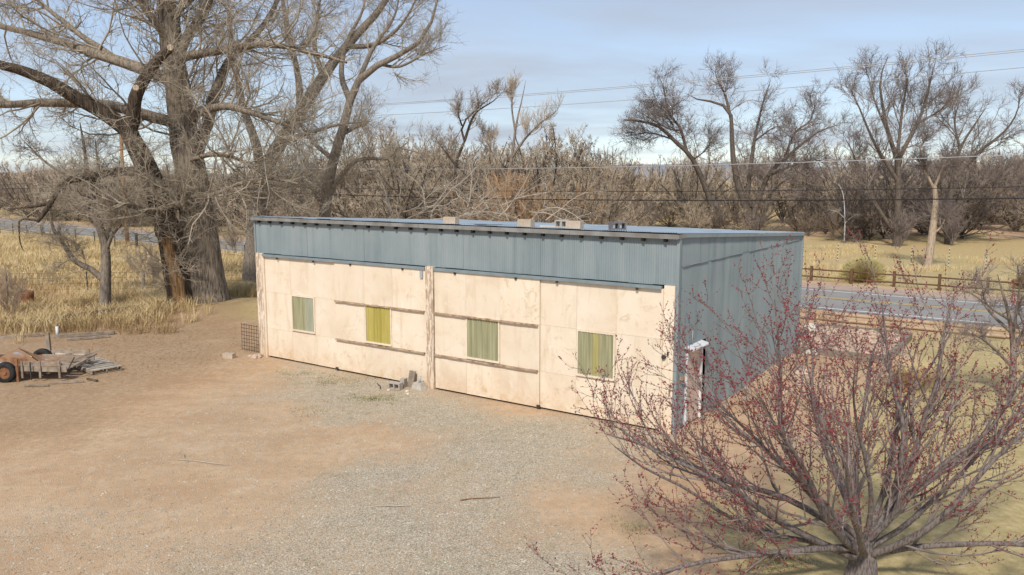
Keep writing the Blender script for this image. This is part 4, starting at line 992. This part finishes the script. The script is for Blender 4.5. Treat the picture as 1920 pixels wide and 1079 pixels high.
# second and third cottonwoods behind the shed
D = 45.2
traced_tree('bare_tree', 'tall bare cottonwood leaning right just behind the left end of the shed', [
    (PP([(470,545),(474,480),(484,400),(490,331),(528,265),(563,210),(606,144),(649,86),(688,47),(725,0),(760,-60)], D, D+3), .55, .10),
    (PP([(490,335),(480,270),(455,200),(440,120),(430,40),(425,-60)], D, D+2), .30, .02),
    (PP([(563,212),(560,150),(545,80),(530,0),(520,-80)], D+1, D), .22, .02),
    (PP([(606,146),(590,90),(595,30),(610,-50)], D+1.5, D+1), .18, .01),
    (PP([(649,88),(700,85),(740,60),(770,20),(790,-30)], D+2, D), .16, .01),
    (PP([(528,266),(580,250),(630,235),(690,228)], D, D-2), .15, .01),
    (PP([(484,400),(520,360),(560,340),(600,320)], D, D-2), .14, .01)], D, 'twig_cotton', 'greybark', 21, (15, 10, 8), (1.5, 4.2), (.7, 2.0), (.35, 1.0))
D = 46.0
traced_tree('bare_tree', 'bare tree with a long limb reaching right into open sky behind the shed', [
    (PP([(606,450),(610,389),(622,311),(641,249),(657,187),(672,152),(711,121),(774,90),(805,51),(820,0),(835,-50)], D, D-1), .36, .01),
    (PP([(657,190),(640,140),(650,80),(680,20),(690,-40)], D, D+2), .18, .01),
    (PP([(672,152),(700,90),(740,30),(750,-30)], D, D+1), .15, .01),
    (PP([(711,121),(750,125),(800,100),(840,85)], D, D-2), .10, .01),
    (PP([(641,252),(665,240),(690,229)], D, D-.6), .14, .10),
    (PP([(625,300),(590,270),(560,230),(540,200)], D, D+2), .15, .01),
    (PP([(612,380),(634,339),(672,300),(731,298),(741,277),(765,281),(800,290)], D, D-2), .16, .01)], D, 'twig_cotton', 'greybark', 22, (14, 10, 8), (1.2, 3.4), (.6, 1.8), (.35, .9))
D = 66
traced_tree('bare_tree', 'small dark forked tree rising from the brush behind the middle of the roof', [
    (PP([(856,440),(856,366),(855,307),(871,265),(866,235),(900,200),(925,180)], D, D), .22, .01),
    (PP([(855,310),(835,285),(820,265)], D, D), .12, .01), (PP([(871,265),(890,215),(925,190),(945,170)], D, D+1), .12, .01), (PP([(866,236),(860,215),(862,195)], D, D-1), .08, .01)],
    D, 'twig_brown', 'darkbark', 23, (9, 8, 6), (1.0, 2.6), (.5, 1.3), (.3, .7), .12, .14, .012)
traced_tree('bare_tree', 'slender upright tree with vertical twigs behind the middle of the roof', [
    (PP([(945,430),(950,350),(960,292),(968,233),(978,190),(986,150)], D+2, D+2), .22, .01),
    (PP([(960,295),(985,260),(1015,230),(1045,208)], D+2, D+1), .12, .01), (PP([(966,245),(960,205),(962,170)], D+2, D+3), .1, .01), (PP([(952,340),(925,290),(905,250)], D+2, D+2), .1, .01)],
    D, 'twig_tan', 'greybark', 24, (10, 8, 6), (1.0, 2.8), (.6, 1.4), (.4, .8), .30, .10, .012)
# trees beyond the road on the right
D = 92
traced_tree('bare_tree', 'leaning tree with twig tufts at its branch ends, leftmost of the tall far trees', [
    (PP([(1345,425),(1328,365),(1305,310),(1288,285),(1262,262),(1240,240),(1205,228),(1170,225)], D, D), 0.374, .10),
    (PP([(1288,285),(1275,240),(1255,215),(1245,170),(1235,140)], D, D+2), 0.204, .02), (PP([(1262,235),(1240,205),(1228,195)], D, D), 0.095, .01),
    (PP([(1300,300),(1325,280),(1332,262)], D, D-2), 0.095, .01), (PP([(1262,262),(1220,250),(1175,255)], D, D+2), 0.109, .01), (PP([(1275,245),(1250,240),(1190,205)], D, D-2), 0.109, .01)],
    D, 'twig_purple', 'farbark', 31, (16, 10, 8), (2.0, 6.0), (.9, 2.4), (.45, 1.2), .06, .2, .014, lo=.10)
D = 90
traced_tree('bare_tree', 'broad many stemmed tree with wide arching limbs in the middle of the far trees', [
    (PP([(1405,440),(1400,395),(1385,350),(1375,300),(1372,250),(1370,215),(1350,195),(1300,185),(1285,175)], D, D), 0.476, .02),
    (PP([(1372,230),(1360,180),(1345,150),(1340,130)], D, D+2), 0.190, .02), (PP([(1398,400),(1405,330),(1415,260),(1430,195),(1445,150)], D, D-1), 0.306, .02),
    (PP([(1410,410),(1440,330),(1470,300),(1510,265),(1540,245),(1570,235)], D, D-2), 0.340, .02), (PP([(1440,330),(1490,310),(1530,300),(1560,320)], D, D-3), 0.170, .01),
    (PP([(1470,300),(1490,250),(1520,225),(1530,180)], D, D+2), 0.170, .01), (PP([(1415,265),(1450,240),(1480,235)], D, D), 0.122, .01), (PP([(1430,380),(1470,340),(1500,335),(1525,370)], D, D-3), 0.136, .01)],
    D, 'twig_purple', 'farbark', 32, (16, 10, 8), (2.0, 6.0), (.9, 2.4), (.45, 1.2), .07, .2, .014, lo=.10)
D = 74
traced_tree('bare_tree', 'tall dense tree with steep fanning limbs right of the broad far tree', [
    (PP([(1680,468),(1683,400),(1684,340),(1682,300),(1665,250),(1655,200),(1650,150),(1665,105)], D, D), 0.340, .02),
    (PP([(1684,300),(1720,230),(1735,190),(1745,150),(1755,110)], D, D+1), 0.218, .01), (PP([(1683,340),(1640,270),(1610,200),(1590,160)], D, D-1), 0.190, .01),
    (PP([(1682,300),(1690,220),(1700,150),(1690,110)], D, D+2), 0.170, .01), (PP([(1720,232),(1770,200),(1790,150)], D, D), 0.122, .01), (PP([(1665,250),(1640,190),(1625,130)], D, D+2), 0.122, .01),
    (PP([(1680,440),(1640,380),(1605,300),(1580,250)], D, D+1), 0.204, .01)],
    D, 'twig_purple', 'farbark', 33, (16, 10, 8), (2.0, 6.0), (.9, 2.4), (.45, 1.2), .13, .15, .014, lo=.10)
D = 76
traced_tree('bare_tree', 'dense dark tree leaning right near the right edge beyond the meadow', [
    (PP([(1775,470),(1780,400),(1785,340),(1800,280),(1830,230),(1850,200)], D, D), 0.306, .02), (PP([(1785,340),(1830,290),(1880,250),(1905,215),(1915,170)], D, D-1), 0.204, .01),
    (PP([(1780,400),(1840,350),(1900,330)], D, D-2), 0.150, .01), (PP([(1800,282),(1790,230),(1800,185)], D, D+1), 0.136, .01), (PP([(1775,440),(1740,390),(1730,330)], D, D+1), 0.150, .01)],
    D, 'twig_purple', 'farbark', 34, (16, 10, 8), (2.0, 6.0), (.9, 2.4), (.45, 1.2), .10, .17, .014, lo=.10)
D = 56.5
traced_tree('pale_tree', 'pale barked slim tree standing alone in the far meadow', [
    (PP([(1739,502),(1745,460),(1750,420),(1754,380),(1752,350)], D, D), .30, .14), (PP([(1752,355),(1735,320),(1725,280),(1740,240)], D, D), .10, .01), (PP([(1752,352),(1770,310),(1790,270)], D, D-1), .10, .01), (PP([(1748,440),(1765,425),(1775,400)], D, D), .08, .01)],
    D, 'twig_purple', 'palebark', 35, (13, 10, 8), (1.0, 2.8), (.6, 1.5), (.3, .9), .08, .2, .011)
# the small tree on the left and the one at the right edge
D = 36.3
traced_tree('bare_tree', 'small grey tree with a low crooked left branch in front of the straw field', [
    (PP([(197,592),(198,540),(199,490),(197,455),(185,420),(172,380),(165,340),(160,290),(150,230)], D, D), .27, .02),
    (PP([(193,525),(170,505),(140,490),(120,460),(100,430),(95,400),(92,370)], D, D-1), .15, .01), (PP([(199,470),(212,440),(228,420),(238,395)], D, D-.5), .10, .01),
    (PP([(197,455),(205,420),(200,380),(215,330)], D, D+1), .14, .01), (PP([(185,420),(150,370),(120,330),(80,300),(40,260)], D, D+1), .12, .01), (PP([(172,380),(185,330),(178,260)], D, D+.6), .10, .01)],
    D, 'twig_cotton', 'greybark', 36, (12, 9, 7), (.8, 2.8), (.4, 1.2), (.25, .7), .06, .24, .008)
D = 21.9
traced_tree('bare_tree', 'small bare tree in the dry lawn at the right edge', [
    (PP([(1897,752),(1899,700),(1900,655),(1897,625),(1890,585),(1880,550),(1870,515)], D, D), .115, .01),
    (PP([(1899,690),(1860,650),(1830,630),(1800,622)], D, D-.6), .05, .012), (PP([(1900,655),(1925,610),(1940,560),(1945,510)], D, D), .07, .015), (PP([(1897,625),(1860,590),(1835,560),(1800,540)], D, D+.5), .05, .012),
    (PP([(1898,640),(1905,590),(1912,540),(1908,500)], D, D-.5), .05, .012), (PP([(1892,600),(1850,570),(1840,530)], D, D-.8), .04, .012), (PP([(1900,665),(1950,640),(1990,600)], D, D), .05, .012)],
    D, 'twig_purple', 'greybark', 37, (10, 8, 5), (.4, 1.2), (.2, .7), (.12, .35), .05, .2, .005)
# ---- the budding plum in the foreground
rng = np.random.RandomState(77)
pb = on(G(1614, 1086)); plum = empty('budding_plum_tree', pb); tag(plum, 'spreading plum tree full of red buds in the right foreground', 'tree')
limbs = [([np.array([0,0,-.1]), np.array([.02,.0,.30]), np.array([-.04,.03,.68])], .20, .14)]
spec = [(-172,30,4.5),(-160,30,4.5),(175,36,4.4),(150,34,4.2),(-140,44,3.9),(125,40,3.9),(-115,60,3.6),(100,52,3.9),(75,58,3.9),(60,40,4.0),(-80,74,3.4),(-55,54,3.7),(35,44,4.2),(-25,34,4.2),(15,30,4.4),(-5,30,4.4),(160,62,4.0),(20,66,3.9),(-160,66,3.9),(-35,70,3.8),(85,76,4.0)]
for k, (az, el, L) in enumerate(spec):
    a, e = math.radians(az), math.radians(el*.74); d = np.array([math.cos(a)*math.cos(e), math.sin(a)*math.cos(e), math.sin(e)]); pts = [np.array([-.02+.04*math.sin(k*2.3), .04*math.cos(k*1.7), .28+.045*(k*5 % 9)])]
    for i in range(6):
        d = d+rng.normal(size=3)*.15+np.array([0,0,.075]); d /= np.linalg.norm(d); pts.append(pts[-1]+d*L*1.04/6)
    limbs.append((pts, .040+.025*rng.rand(), .007))
Pn, Rn = limbset(limbs, 14)
link('trunk', stem_mesh('trunk', Pn[:1], Rn[:1]*np.linspace(1.25, .9, 14), 16, .06, 7), M['plumbark'], plum); link('limbs', stem_mesh('limbs', Pn[1:], Rn[1:], 8, .05, 8), M['plumbark'], plum)
p1, r1_ = sprout(Pn[1:], Rn[1:], rng, 13, (.15, 1), (33, 12), (.7, 2.35), .5, 7, .10, .11, .007)
p2, r2_ = sprout(p1, r1_, rng, 6.5, (.12, 1), (38, 14), (.25, 1.0), .6, 5, .13, .08, .005)
p3, r3_ = sprout(p2, r2_, rng, 3, (.2, 1), (42, 14), (.08, .32), .7, 2, .10, .06, .004)
link('crown', wood_mesh('crown', [(p1, r1_, 5), (p2, r2_, 4), (p3, r3_, 3)]), M['twig_plum'], plum)
def buds(sets, per_m, size, seed):
    r = np.random.RandomState(seed); C = []; Dv = []
    for p, lo in sets:
        B, n, _ = p.shape; L = np.linalg.norm(np.diff(p, axis=1), axis=2).sum(1); c = r.poisson(L*per_m); ii = np.repeat(np.arange(B), c); f = (lo+(1-lo)*r.rand(len(ii))**.6)*(n-1); i0 = np.minimum(f.astype(int), n-2); fr = (f-i0)[:, None]
        C.append(p[ii, i0]*(1-fr)+p[ii, i0+1]*fr); Dv.append(unit(p[ii, i0+1]-p[ii, i0]))
    C = np.concatenate(C); Dv = np.concatenate(Dv); m = len(C); k = unit(Dv*.6+r.normal(size=(m, 3))*.7); a = unit(np.cross(k, r.normal(size=(m, 3)))); b = np.cross(k, a); s = (size*(.6+.8*r.rand(m)))[:, None]
    C = C+k*s*.8; V = np.stack([C-k*s, C+a*s*.55, C+b*s*.55, C-a*s*.55, C-b*s*.55, C+k*s*1.2], 1).reshape(-1, 3); o = np.arange(m)[:, None]*6
    F = np.concatenate([o+np.array(t) for t in ((0,2,1),(0,3,2),(0,4,3),(0,1,4),(5,1,2),(5,2,3),(5,3,4),(5,4,1))], 0); return mesh_np('buds', V, F)
o = link('buds', buds([(p1, .3), (p2, .1), (p3, .0)], 17, .0145, 5), M['bud'], plum); o['kind'] = 'stuff'; o['label'] = 'dark red flower buds along the twigs'

# ---- thickets: brush trees beyond the road, a few shapes repeated
KB = [bare_tree(100+k, 7.5, 1.25, 13, None, .03, .10, (0, 0), (8, 8, 6), (22, 60), .09, .17, False, .015) for k in range(4)]
KT = [bare_tree(120+k, 13, .95, 7, None, .16, .24, (.3*k-.3, .2), (10, 8, 7), (32, 48), .09, .17, True, .016) for k in range(3)]
KW = [bare_tree(140+k, 6, .9, 16, None, .02, .05, (0, 0), (8, 7, 4), (48, 38), .16, .09, False, .012) for k in range(2)]
def band_place(n, pxr, depth, kinds, sc, barkm, twigs, label, group, seed, name='brush_tree', nmin=None):
    r = np.random.RandomState(seed); k = 0; tries = 0
    while k < n and tries < n*20:
        tries += 1
        px = r.uniform(*pxr); Y = r.uniform(*depth); x = (px-960)/FPX*Y*1.0; p = np.array([x, Y, 0]); nn = p@UY; u = p@UX
        if nn-road_n(u) < (9.8 if nmin is None else nmin): continue
        place_tree(kinds[r.randint(len(kinds))], p, r.rand()*6.28, r.uniform(*sc), barkm, twigs[r.randint(len(twigs))], label, name, group); k += 1
band_place(64, (540, 1150), (64, 100), KB, (.7, 1.6), 'farbark', ['twig_tan', 'twig_brown', 'twig_tan'], 'bare tan brush growing behind the shed roof across the road', 'brush behind the shed', 1)
band_place(6, (880, 1080), (64, 78), KW, (.9, 1.4), 'twig_orange', ['twig_orange'], 'orange twigged willow shrub behind the shed roof', 'willow shrubs behind the shed', 2, 'willow_shrub')
band_place(70, (-120, 560), (78, 130), KB, (.65, 1.15), 'farbark', ['twig_tan', 'twig_brown', 'twig_tan'], 'bare brush beyond the road behind the big cottonwood', 'brush beyond the left road', 3)
band_place(46, (-160, 330), (100, 175), KB, (.8, 1.3), 'farbark', ['twig_tan', 'twig_brown', 'twig_tan'], 'bare brush in the distance beyond the left road', 'distant brush beyond the left road', 17)
band_place(28, (-160, 660), (88, 170), KT, (.5, .8), 'farbark', ['twig_tan', 'twig_brown'], 'bare tree beyond the road behind the big cottonwood', 'trees beyond the left road', 4, 'bare_tree')
band_place(56, (1080, 1990), (94, 140), KB, (.6, 1.5), 'farbark', ['twig_tan', 'twig_brown', 'twig_tan'], 'bare brush under the tall far trees beyond the meadow', 'brush beyond the meadow', 5)
band_place(30, (1100, 1990), (84, 98), KB, (.38, .7), 'farbark', ['twig_tan', 'twig_brown', 'twig_purple'], 'low bare scrub at the foot of the far trees beyond the meadow', 'low scrub beyond the meadow', 16)
band_place(34, (1530, 2040), (78, 112), KB, (.8, 1.35), 'farbark', ['twig_purple', 'twig_brown', 'twig_purple'], 'purple grey thicket beyond the meadow on the right', 'thicket beyond the meadow on the right', 6)
band_place(26, (1060, 2040), (100, 170), KT, (.7, 1.05), 'farbark', ['twig_purple', 'twig_brown', 'twig_tan'], 'bare tree standing in the woods beyond the meadow', 'trees in the woods beyond the meadow', 7, 'bare_tree')
band_place(34, (600, 1150), (72, 140), KT, (.5, .95), 'farbark', ['twig_tan', 'twig_brown'], 'bare tree in the woods far behind the shed roof', 'trees far behind the shed', 8, 'bare_tree')
for i, (px, py, s_, mt, lb) in enumerate(((20,600,.42,'twig_brown','leafless reddish shrub at the left edge beside the rusty barrel'),(290,540,.40,'twig_brown','low dark leafless shrub just left of the old cottonwood'),(255,520,.36,'twig_tan','tan leafless shrub between the small tree and the old cottonwood'),
        (1560,452,.50,'twig_brown','leafless sapling beyond the roof corner in the far meadow'),(1690,462,.60,'twig_purple','dense leafless shrub at the foot of the tall far tree'),(1785,462,.55,'twig_purple','dense leafless shrub right of the pale tree in the meadow'),(1620,450,.55,'twig_purple','leafless shrub left of the tall far tree'),(440,480,.45,'twig_brown','leafless shrub right behind the old cottonwood'))):
    place_tree(KW[i % 2], G(px, py), i*1.3, s_, mt, mt, lb, 'leafless_shrub', None, 'shrub')
wsap = [(PP([(1583,452),(1584,420),(1583,385),(1580,362),(1572,345)], 78, 78), .07, .02), (PP([(1584,410),(1570,398),(1556,394)], 78, 78), .03, .01), (PP([(1583,420),(1600,405),(1612,402)], 78, 77), .03, .01)]
traced_tree('white_sapling', 'thin white barked sapling in front of the far woods', wsap, 78, 'twig_pale', 'white', 51, (5, 4, 3), (.6, 1.6), (.3, .8), (.2, .4), .08, .15, .012)
# far woodland, one mass
def ribbons(par, rad):
    B, n, _ = par.shape; d = unit(par[:, -1]-par[:, 0]); sd = unit(np.cross(d, np.random.RandomState(B).normal(size=(B, 3))))
    V = np.stack([par-sd[:, None]*rad[..., None], par+sd[:, None]*rad[..., None]], 2); ii = np.arange(B*n*2).reshape(B, n, 2)
    return V.reshape(-1, 3), np.stack([ii[:, :-1, 0], ii[:, :-1, 1], ii[:, 1:, 1], ii[:, 1:, 0]], -1).reshape(-1, 4)
def far_wood():
    r = np.random.RandomState(4); parts = []; src = []
    for k in range(3):
        rg = np.random.RandomState(160+k); limbs = []
        for j in range(9):
            a = 6.28*j/9+rg.rand(); el = rg.uniform(.5, 1.4); d = np.array([math.cos(a)*math.cos(el), math.sin(a)*math.cos(el), math.sin(el)]); pts = [np.array([rg.normal()*.5, rg.normal()*.5, -.2])]
            for i in range(4): d = unit(d+rg.normal(size=3)*.15); pts.append(pts[-1]+d*rg.uniform(1.6, 2.6))
            limbs.append((pts, .13, .03))
        Pn, Rn = limbset(limbs, 6); a1 = sprout(Pn, Rn, rg, 9, (.1, 1), (42, 14), (1.2, 3.2), .5, 3, .18, .08, .03); a2 = sprout(a1[0], a1[1], rg, 12, (.05, 1), (45, 16), (.6, 1.8), .7, 1, .2, .08, .03)
        src.append(merge([tubes(Pn, Rn, 4), tubes(a1[0], a1[1], 3), ribbons(*a2)]))
    n = 0
    while n < 80:
        Y = r.uniform(135, 290); px = r.uniform(-250, 2200); x = (px-960)/FPX*Y; p = np.array([x, Y, 0])
        if p@UY-road_n(p@UX) < 30: continue
        a = r.rand()*6.28; s = r.uniform(.75, 1.25); Rm = np.array([[math.cos(a), -math.sin(a), 0], [math.sin(a), math.cos(a), 0], [0, 0, 1]])*s
        V, F = src[r.randint(3)]; parts.append((V@Rm.T+np.array([x, Y, gz(p)]), F)); n += 1
    V, F = merge(parts); return mesh_np('far_woodland', V, F)
tag(link('far_woodland', far_wood(), M['twig_tan']), 'distant bare woodland along the horizon', 'woodland', kind='stuff')
# fallen pale branches heaped behind the roof
rng = np.random.RandomState(91); k = 38; a = rng.rand(k)*6.28
bp_ = np.zeros((k, 8, 3)); bp_[:, 0] = np.stack([rng.uniform(-8.5, 3.0, k), rng.uniform(46, 50, k), rng.uniform(3.0, 4.6, k)], 1); d = unit(np.stack([rng.normal(size=k)+.5, rng.normal(size=k)*.5, .25+.3*rng.rand(k)], 1))
for i in range(7): d = unit(d+.18*rng.normal(size=(k, 3))+np.array([0, 0, -.03])); bp_[:, i+1] = bp_[:, i]+d*.62
hp = on((-3, 48)); bp_ = bp_-hp; br = np.linspace(.045, .012, 8)[None].repeat(k, 0)
b2_, r2b = sprout(bp_, br, rng, 7, (.1, 1), (45, 14), (.8, 2.2), .6, 6, .2, .0, .010); b3_, r3b = sprout(b2_, r2b, rng, 6, (.1, 1), (45, 14), (.3, .9), .6, 4, .22, .0, .008)
heap = empty('fallen_branches', hp); tag(heap, 'tangle of pale fallen branches showing above the shed roof', 'branches')
stem = [(np.array([[x, y, -.3], [x+.3, y, 1.9], [x+.5, y-.1, 3.7]]), .09, .05) for x, y in ((-4.5, -.5), (-1.5, .4), (1.5, .2), (3.6, .8), (-3., 1.0))]
sP_, sR_ = limbset(stem, 8)
link('branches', wood_mesh('branches', [(sP_, sR_, 6), (bp_, br, 5), (b2_, r2b, 4), (b3_, r3b, 3)]), M['twig_pale'], heap)

# ------------------------------------------------------------------ grass, litter, pebbles
def scatter_un(n, u, dn, seed):
    r = np.random.RandomState(seed); uu = r.uniform(*u, n); nn = road_n(uu)+r.uniform(*dn, n); x = uu*UX[0]+nn*UY[0]; y = uu*UX[1]+nn*UY[1]; return x, y
x, y = scatter_un(15000, (-92, -29), (-20, -1.2), 1); keep = (fbm(x*.25, y*.25, 3, 1) > .36) & (y > 40.5+2*fbm(x*.3, y*.3, 2, 2)) & (np.hypot(x+15, y-38) > 3)
x, y = x[keep], y[keep]; tag(link('straw_field', blades('straw_field', np.stack([x, y, hgt(x, y)], 1), .48, .32, .032, None, 6, 2, .6), M['straw']), 'tall yellow straw grass field at the left below the road', 'grass', kind='stuff')
r = np.random.RandomState(8)
pts = []
for px, py, sx, sy, n in ((300,590,60,14,80),(240,600,70,14,70),(150,570,90,18,90),(60,590,80,20,90),(285,560,30,12,40),(465,545,22,18,70),(100,615,70,10,45),(30,620,40,14,40),(440,560,20,8,25)):
    for k in range(n): pts.append(on(G(px+r.normal()*sx*.6, py+r.normal()*sy*.6)))
tag(link('dry_grass', blades('dry_grass', np.array(pts), .62, .22, .016, None, 26, 3, .6, .1), M['straw']), 'golden dry grass tufts round the old tree and fence', 'grass', kind='stuff')
pts = [on(G(r.uniform(-30, 330), r.uniform(500, 628))) for k in range(1000)]
tag(link('brown_weeds', blades('brown_weeds', np.array(pts), .5, .3, .014, None, 16, 4, .8, .1), M['straw_brown']), 'brown dead weeds tangled below the straw field', 'weeds', kind='stuff')
x, y = scatter_un(7000, (-30, 22), (11.2, 40), 9); keep = fbm(x*.2, y*.2, 3, 2) > .49; x, y = x[keep], y[keep]
tag(link('meadow_grass', blades('meadow_grass', np.stack([x, y, hgt(x, y)], 1), .30, .3, .02, None, 8, 5, .6), M['straw']), 'short straw grass across the far meadow', 'grass', kind='stuff')
r = np.random.RandomState(12); pts = []
for px, py, sx, sy, n in ((700,748,45,8,60),(640,715,50,10,45),(735,700,25,6,25),(560,700,40,10,20),(560,770,60,10,14),(1180,985,50,15,14),(1460,1052,45,14,60)):
    for k in range(n): pts.append(on(G(px+r.normal()*sx*.6, py+r.normal()*sy*.6)))
tag(link('green_weeds', blades('green_weeds', np.array(pts), .05, .2, .010, None, 14, 6, .9, .2), M['greenweed']), 'low green weeds sprouting through the gravel in front of the doors', 'weeds', kind='stuff')
# leaf litter and pebbles on the yard
def flakes(name, x, y, size, seed, mat, flat=True):
    r = np.random.RandomState(seed); m = len(x); z = hgt(x, y)+.012; a = r.rand(m)*6.28; s = size*(.5+r.rand(m)); c = np.stack([x, y, z], 1); t = r.normal(size=(m, 3))*np.array([1,1,.12]); t = unit(t); b = unit(np.cross(t, np.array([0,0,1.])+r.normal(size=(m,3))*.15))
    V = np.stack([c-t*s[:,None], c+b*s[:,None]*.5, c+t*s[:,None], c-b*s[:,None]*.5], 1); V[:, :, 2] = np.maximum(V[:, :, 2], (hgt(x, y)+.004)[:, None]); o = np.arange(m)[:, None]*4
    return link(name, mesh_np(name, V.reshape(-1, 3), o+np.array([0,1,2,3])), M[mat])
def pxscatter(n, bx, by, seed):
    r = np.random.RandomState(seed); q = np.array([G(a, b) for a, b in zip(r.uniform(*bx, n), by[0]+(by[1]-by[0])*r.rand(n)**1.2)]); return q[:, 0], q[:, 1]
r_ = np.random.RandomState(1); q_ = np.array([G(min(max(a, -40), 500), min(max(b, 560), 900)) for a, b in zip(r_.normal(220, 150, 4200), 600+np.abs(r_.normal(0, 75, 4200)))]); x, y = q_[:, 0], q_[:, 1]; k_ = (x-A0[0])*UX[0]+(y-A0[1])*UX[1] < -.3; x, y = x[k_], y[k_]; tag(flakes('leaf_litter', x, y, .034, 1, 'leaf'), 'fallen leaves and chips scattered below the old tree', 'leaves', kind='stuff')
x, y = pxscatter(4200, (0, 1300), (700, 1079), 2); k_ = (x-A0[0])*UY[0]+(y-A0[1])*UY[1] < -.3; x, y = x[k_], y[k_]; tag(flakes('yard_debris', x, y, .017, 2, 'leaf'), 'tiny leaf and straw bits scattered over the yard', 'debris', kind='stuff')
def pebbles(name, x, y, size, seed):
    r = np.random.RandomState(seed); m = len(x); c = np.stack([x, y, hgt(x, y)+.004], 1); s = size*(.5+r.rand(m)**2*1.4); k = np.array([[0,0,.7],[1,0,0],[0,1,0],[-1,0,0],[0,-1,0]])
    a = r.rand(m)*6.28; ca, sa = np.cos(a), np.sin(a); j = (.7+.6*r.rand(m, 5, 1))*k[None]; j = np.stack([j[..., 0]*ca[:, None]-j[..., 1]*sa[:, None], j[..., 0]*sa[:, None]+j[..., 1]*ca[:, None], j[..., 2]], -1)
    V = c[:, None]+j*s[:, None, None]; o = np.arange(m)[:, None]*5; F = np.concatenate([o+np.array(t) for t in ((0,1,2),(0,2,3),(0,3,4),(0,4,1))], 0); return link(name, mesh_np(name, V.reshape(-1, 3), F), M['pebble'])
rr_ = np.random.RandomState(3); n = 60000; x = rr_.uniform(-9, 6, n); y = rr_.uniform(10.3, 27, n)
gi = np.clip(np.searchsorted(gx, x), 0, nx-1); gj = np.clip(np.searchsorted(gy, y), 0, ny-1); keep = rr_.rand(n) < gravel[gi, gj]*1.1
un_ = (x-A0[0])*UY[0]+(y-A0[1])*UY[1]; keep &= un_ < -.25
tag(pebbles('gravel', x[keep], y[keep], .016, 3), 'grey gravel stones spread in front of the shed', 'gravel', kind='stuff')
for i, (px, py, l, a, lb) in enumerate(((380,868,1.3,-.25,'thin pale stick lying in the middle of the dirt yard'),(730,950,.9,.1,'thin pale stick lying on the gravel in the foreground'),(900,935,.8,.2,'reddish thin stick on the gravel right of the pale one'),(345,858,.7,-.9,'short thin stick crossing left of the pale stick in the dirt'))):
    c = on(G(px, py), .02); d = np.array([math.cos(a), math.sin(a), 0]); n_ = np.array([-d[1], d[0], 0])
    o = MB().tube([c-d*l/2, c-d*l*.2+n_*.04, c+d*l*.2-n_*.03+np.array([0,0,.015]), c+d*l/2], [.012,.010,.009,.005], 6).build('stick', M['twig_pale' if i != 2 else 'rust']); tag(o, lb, 'stick')
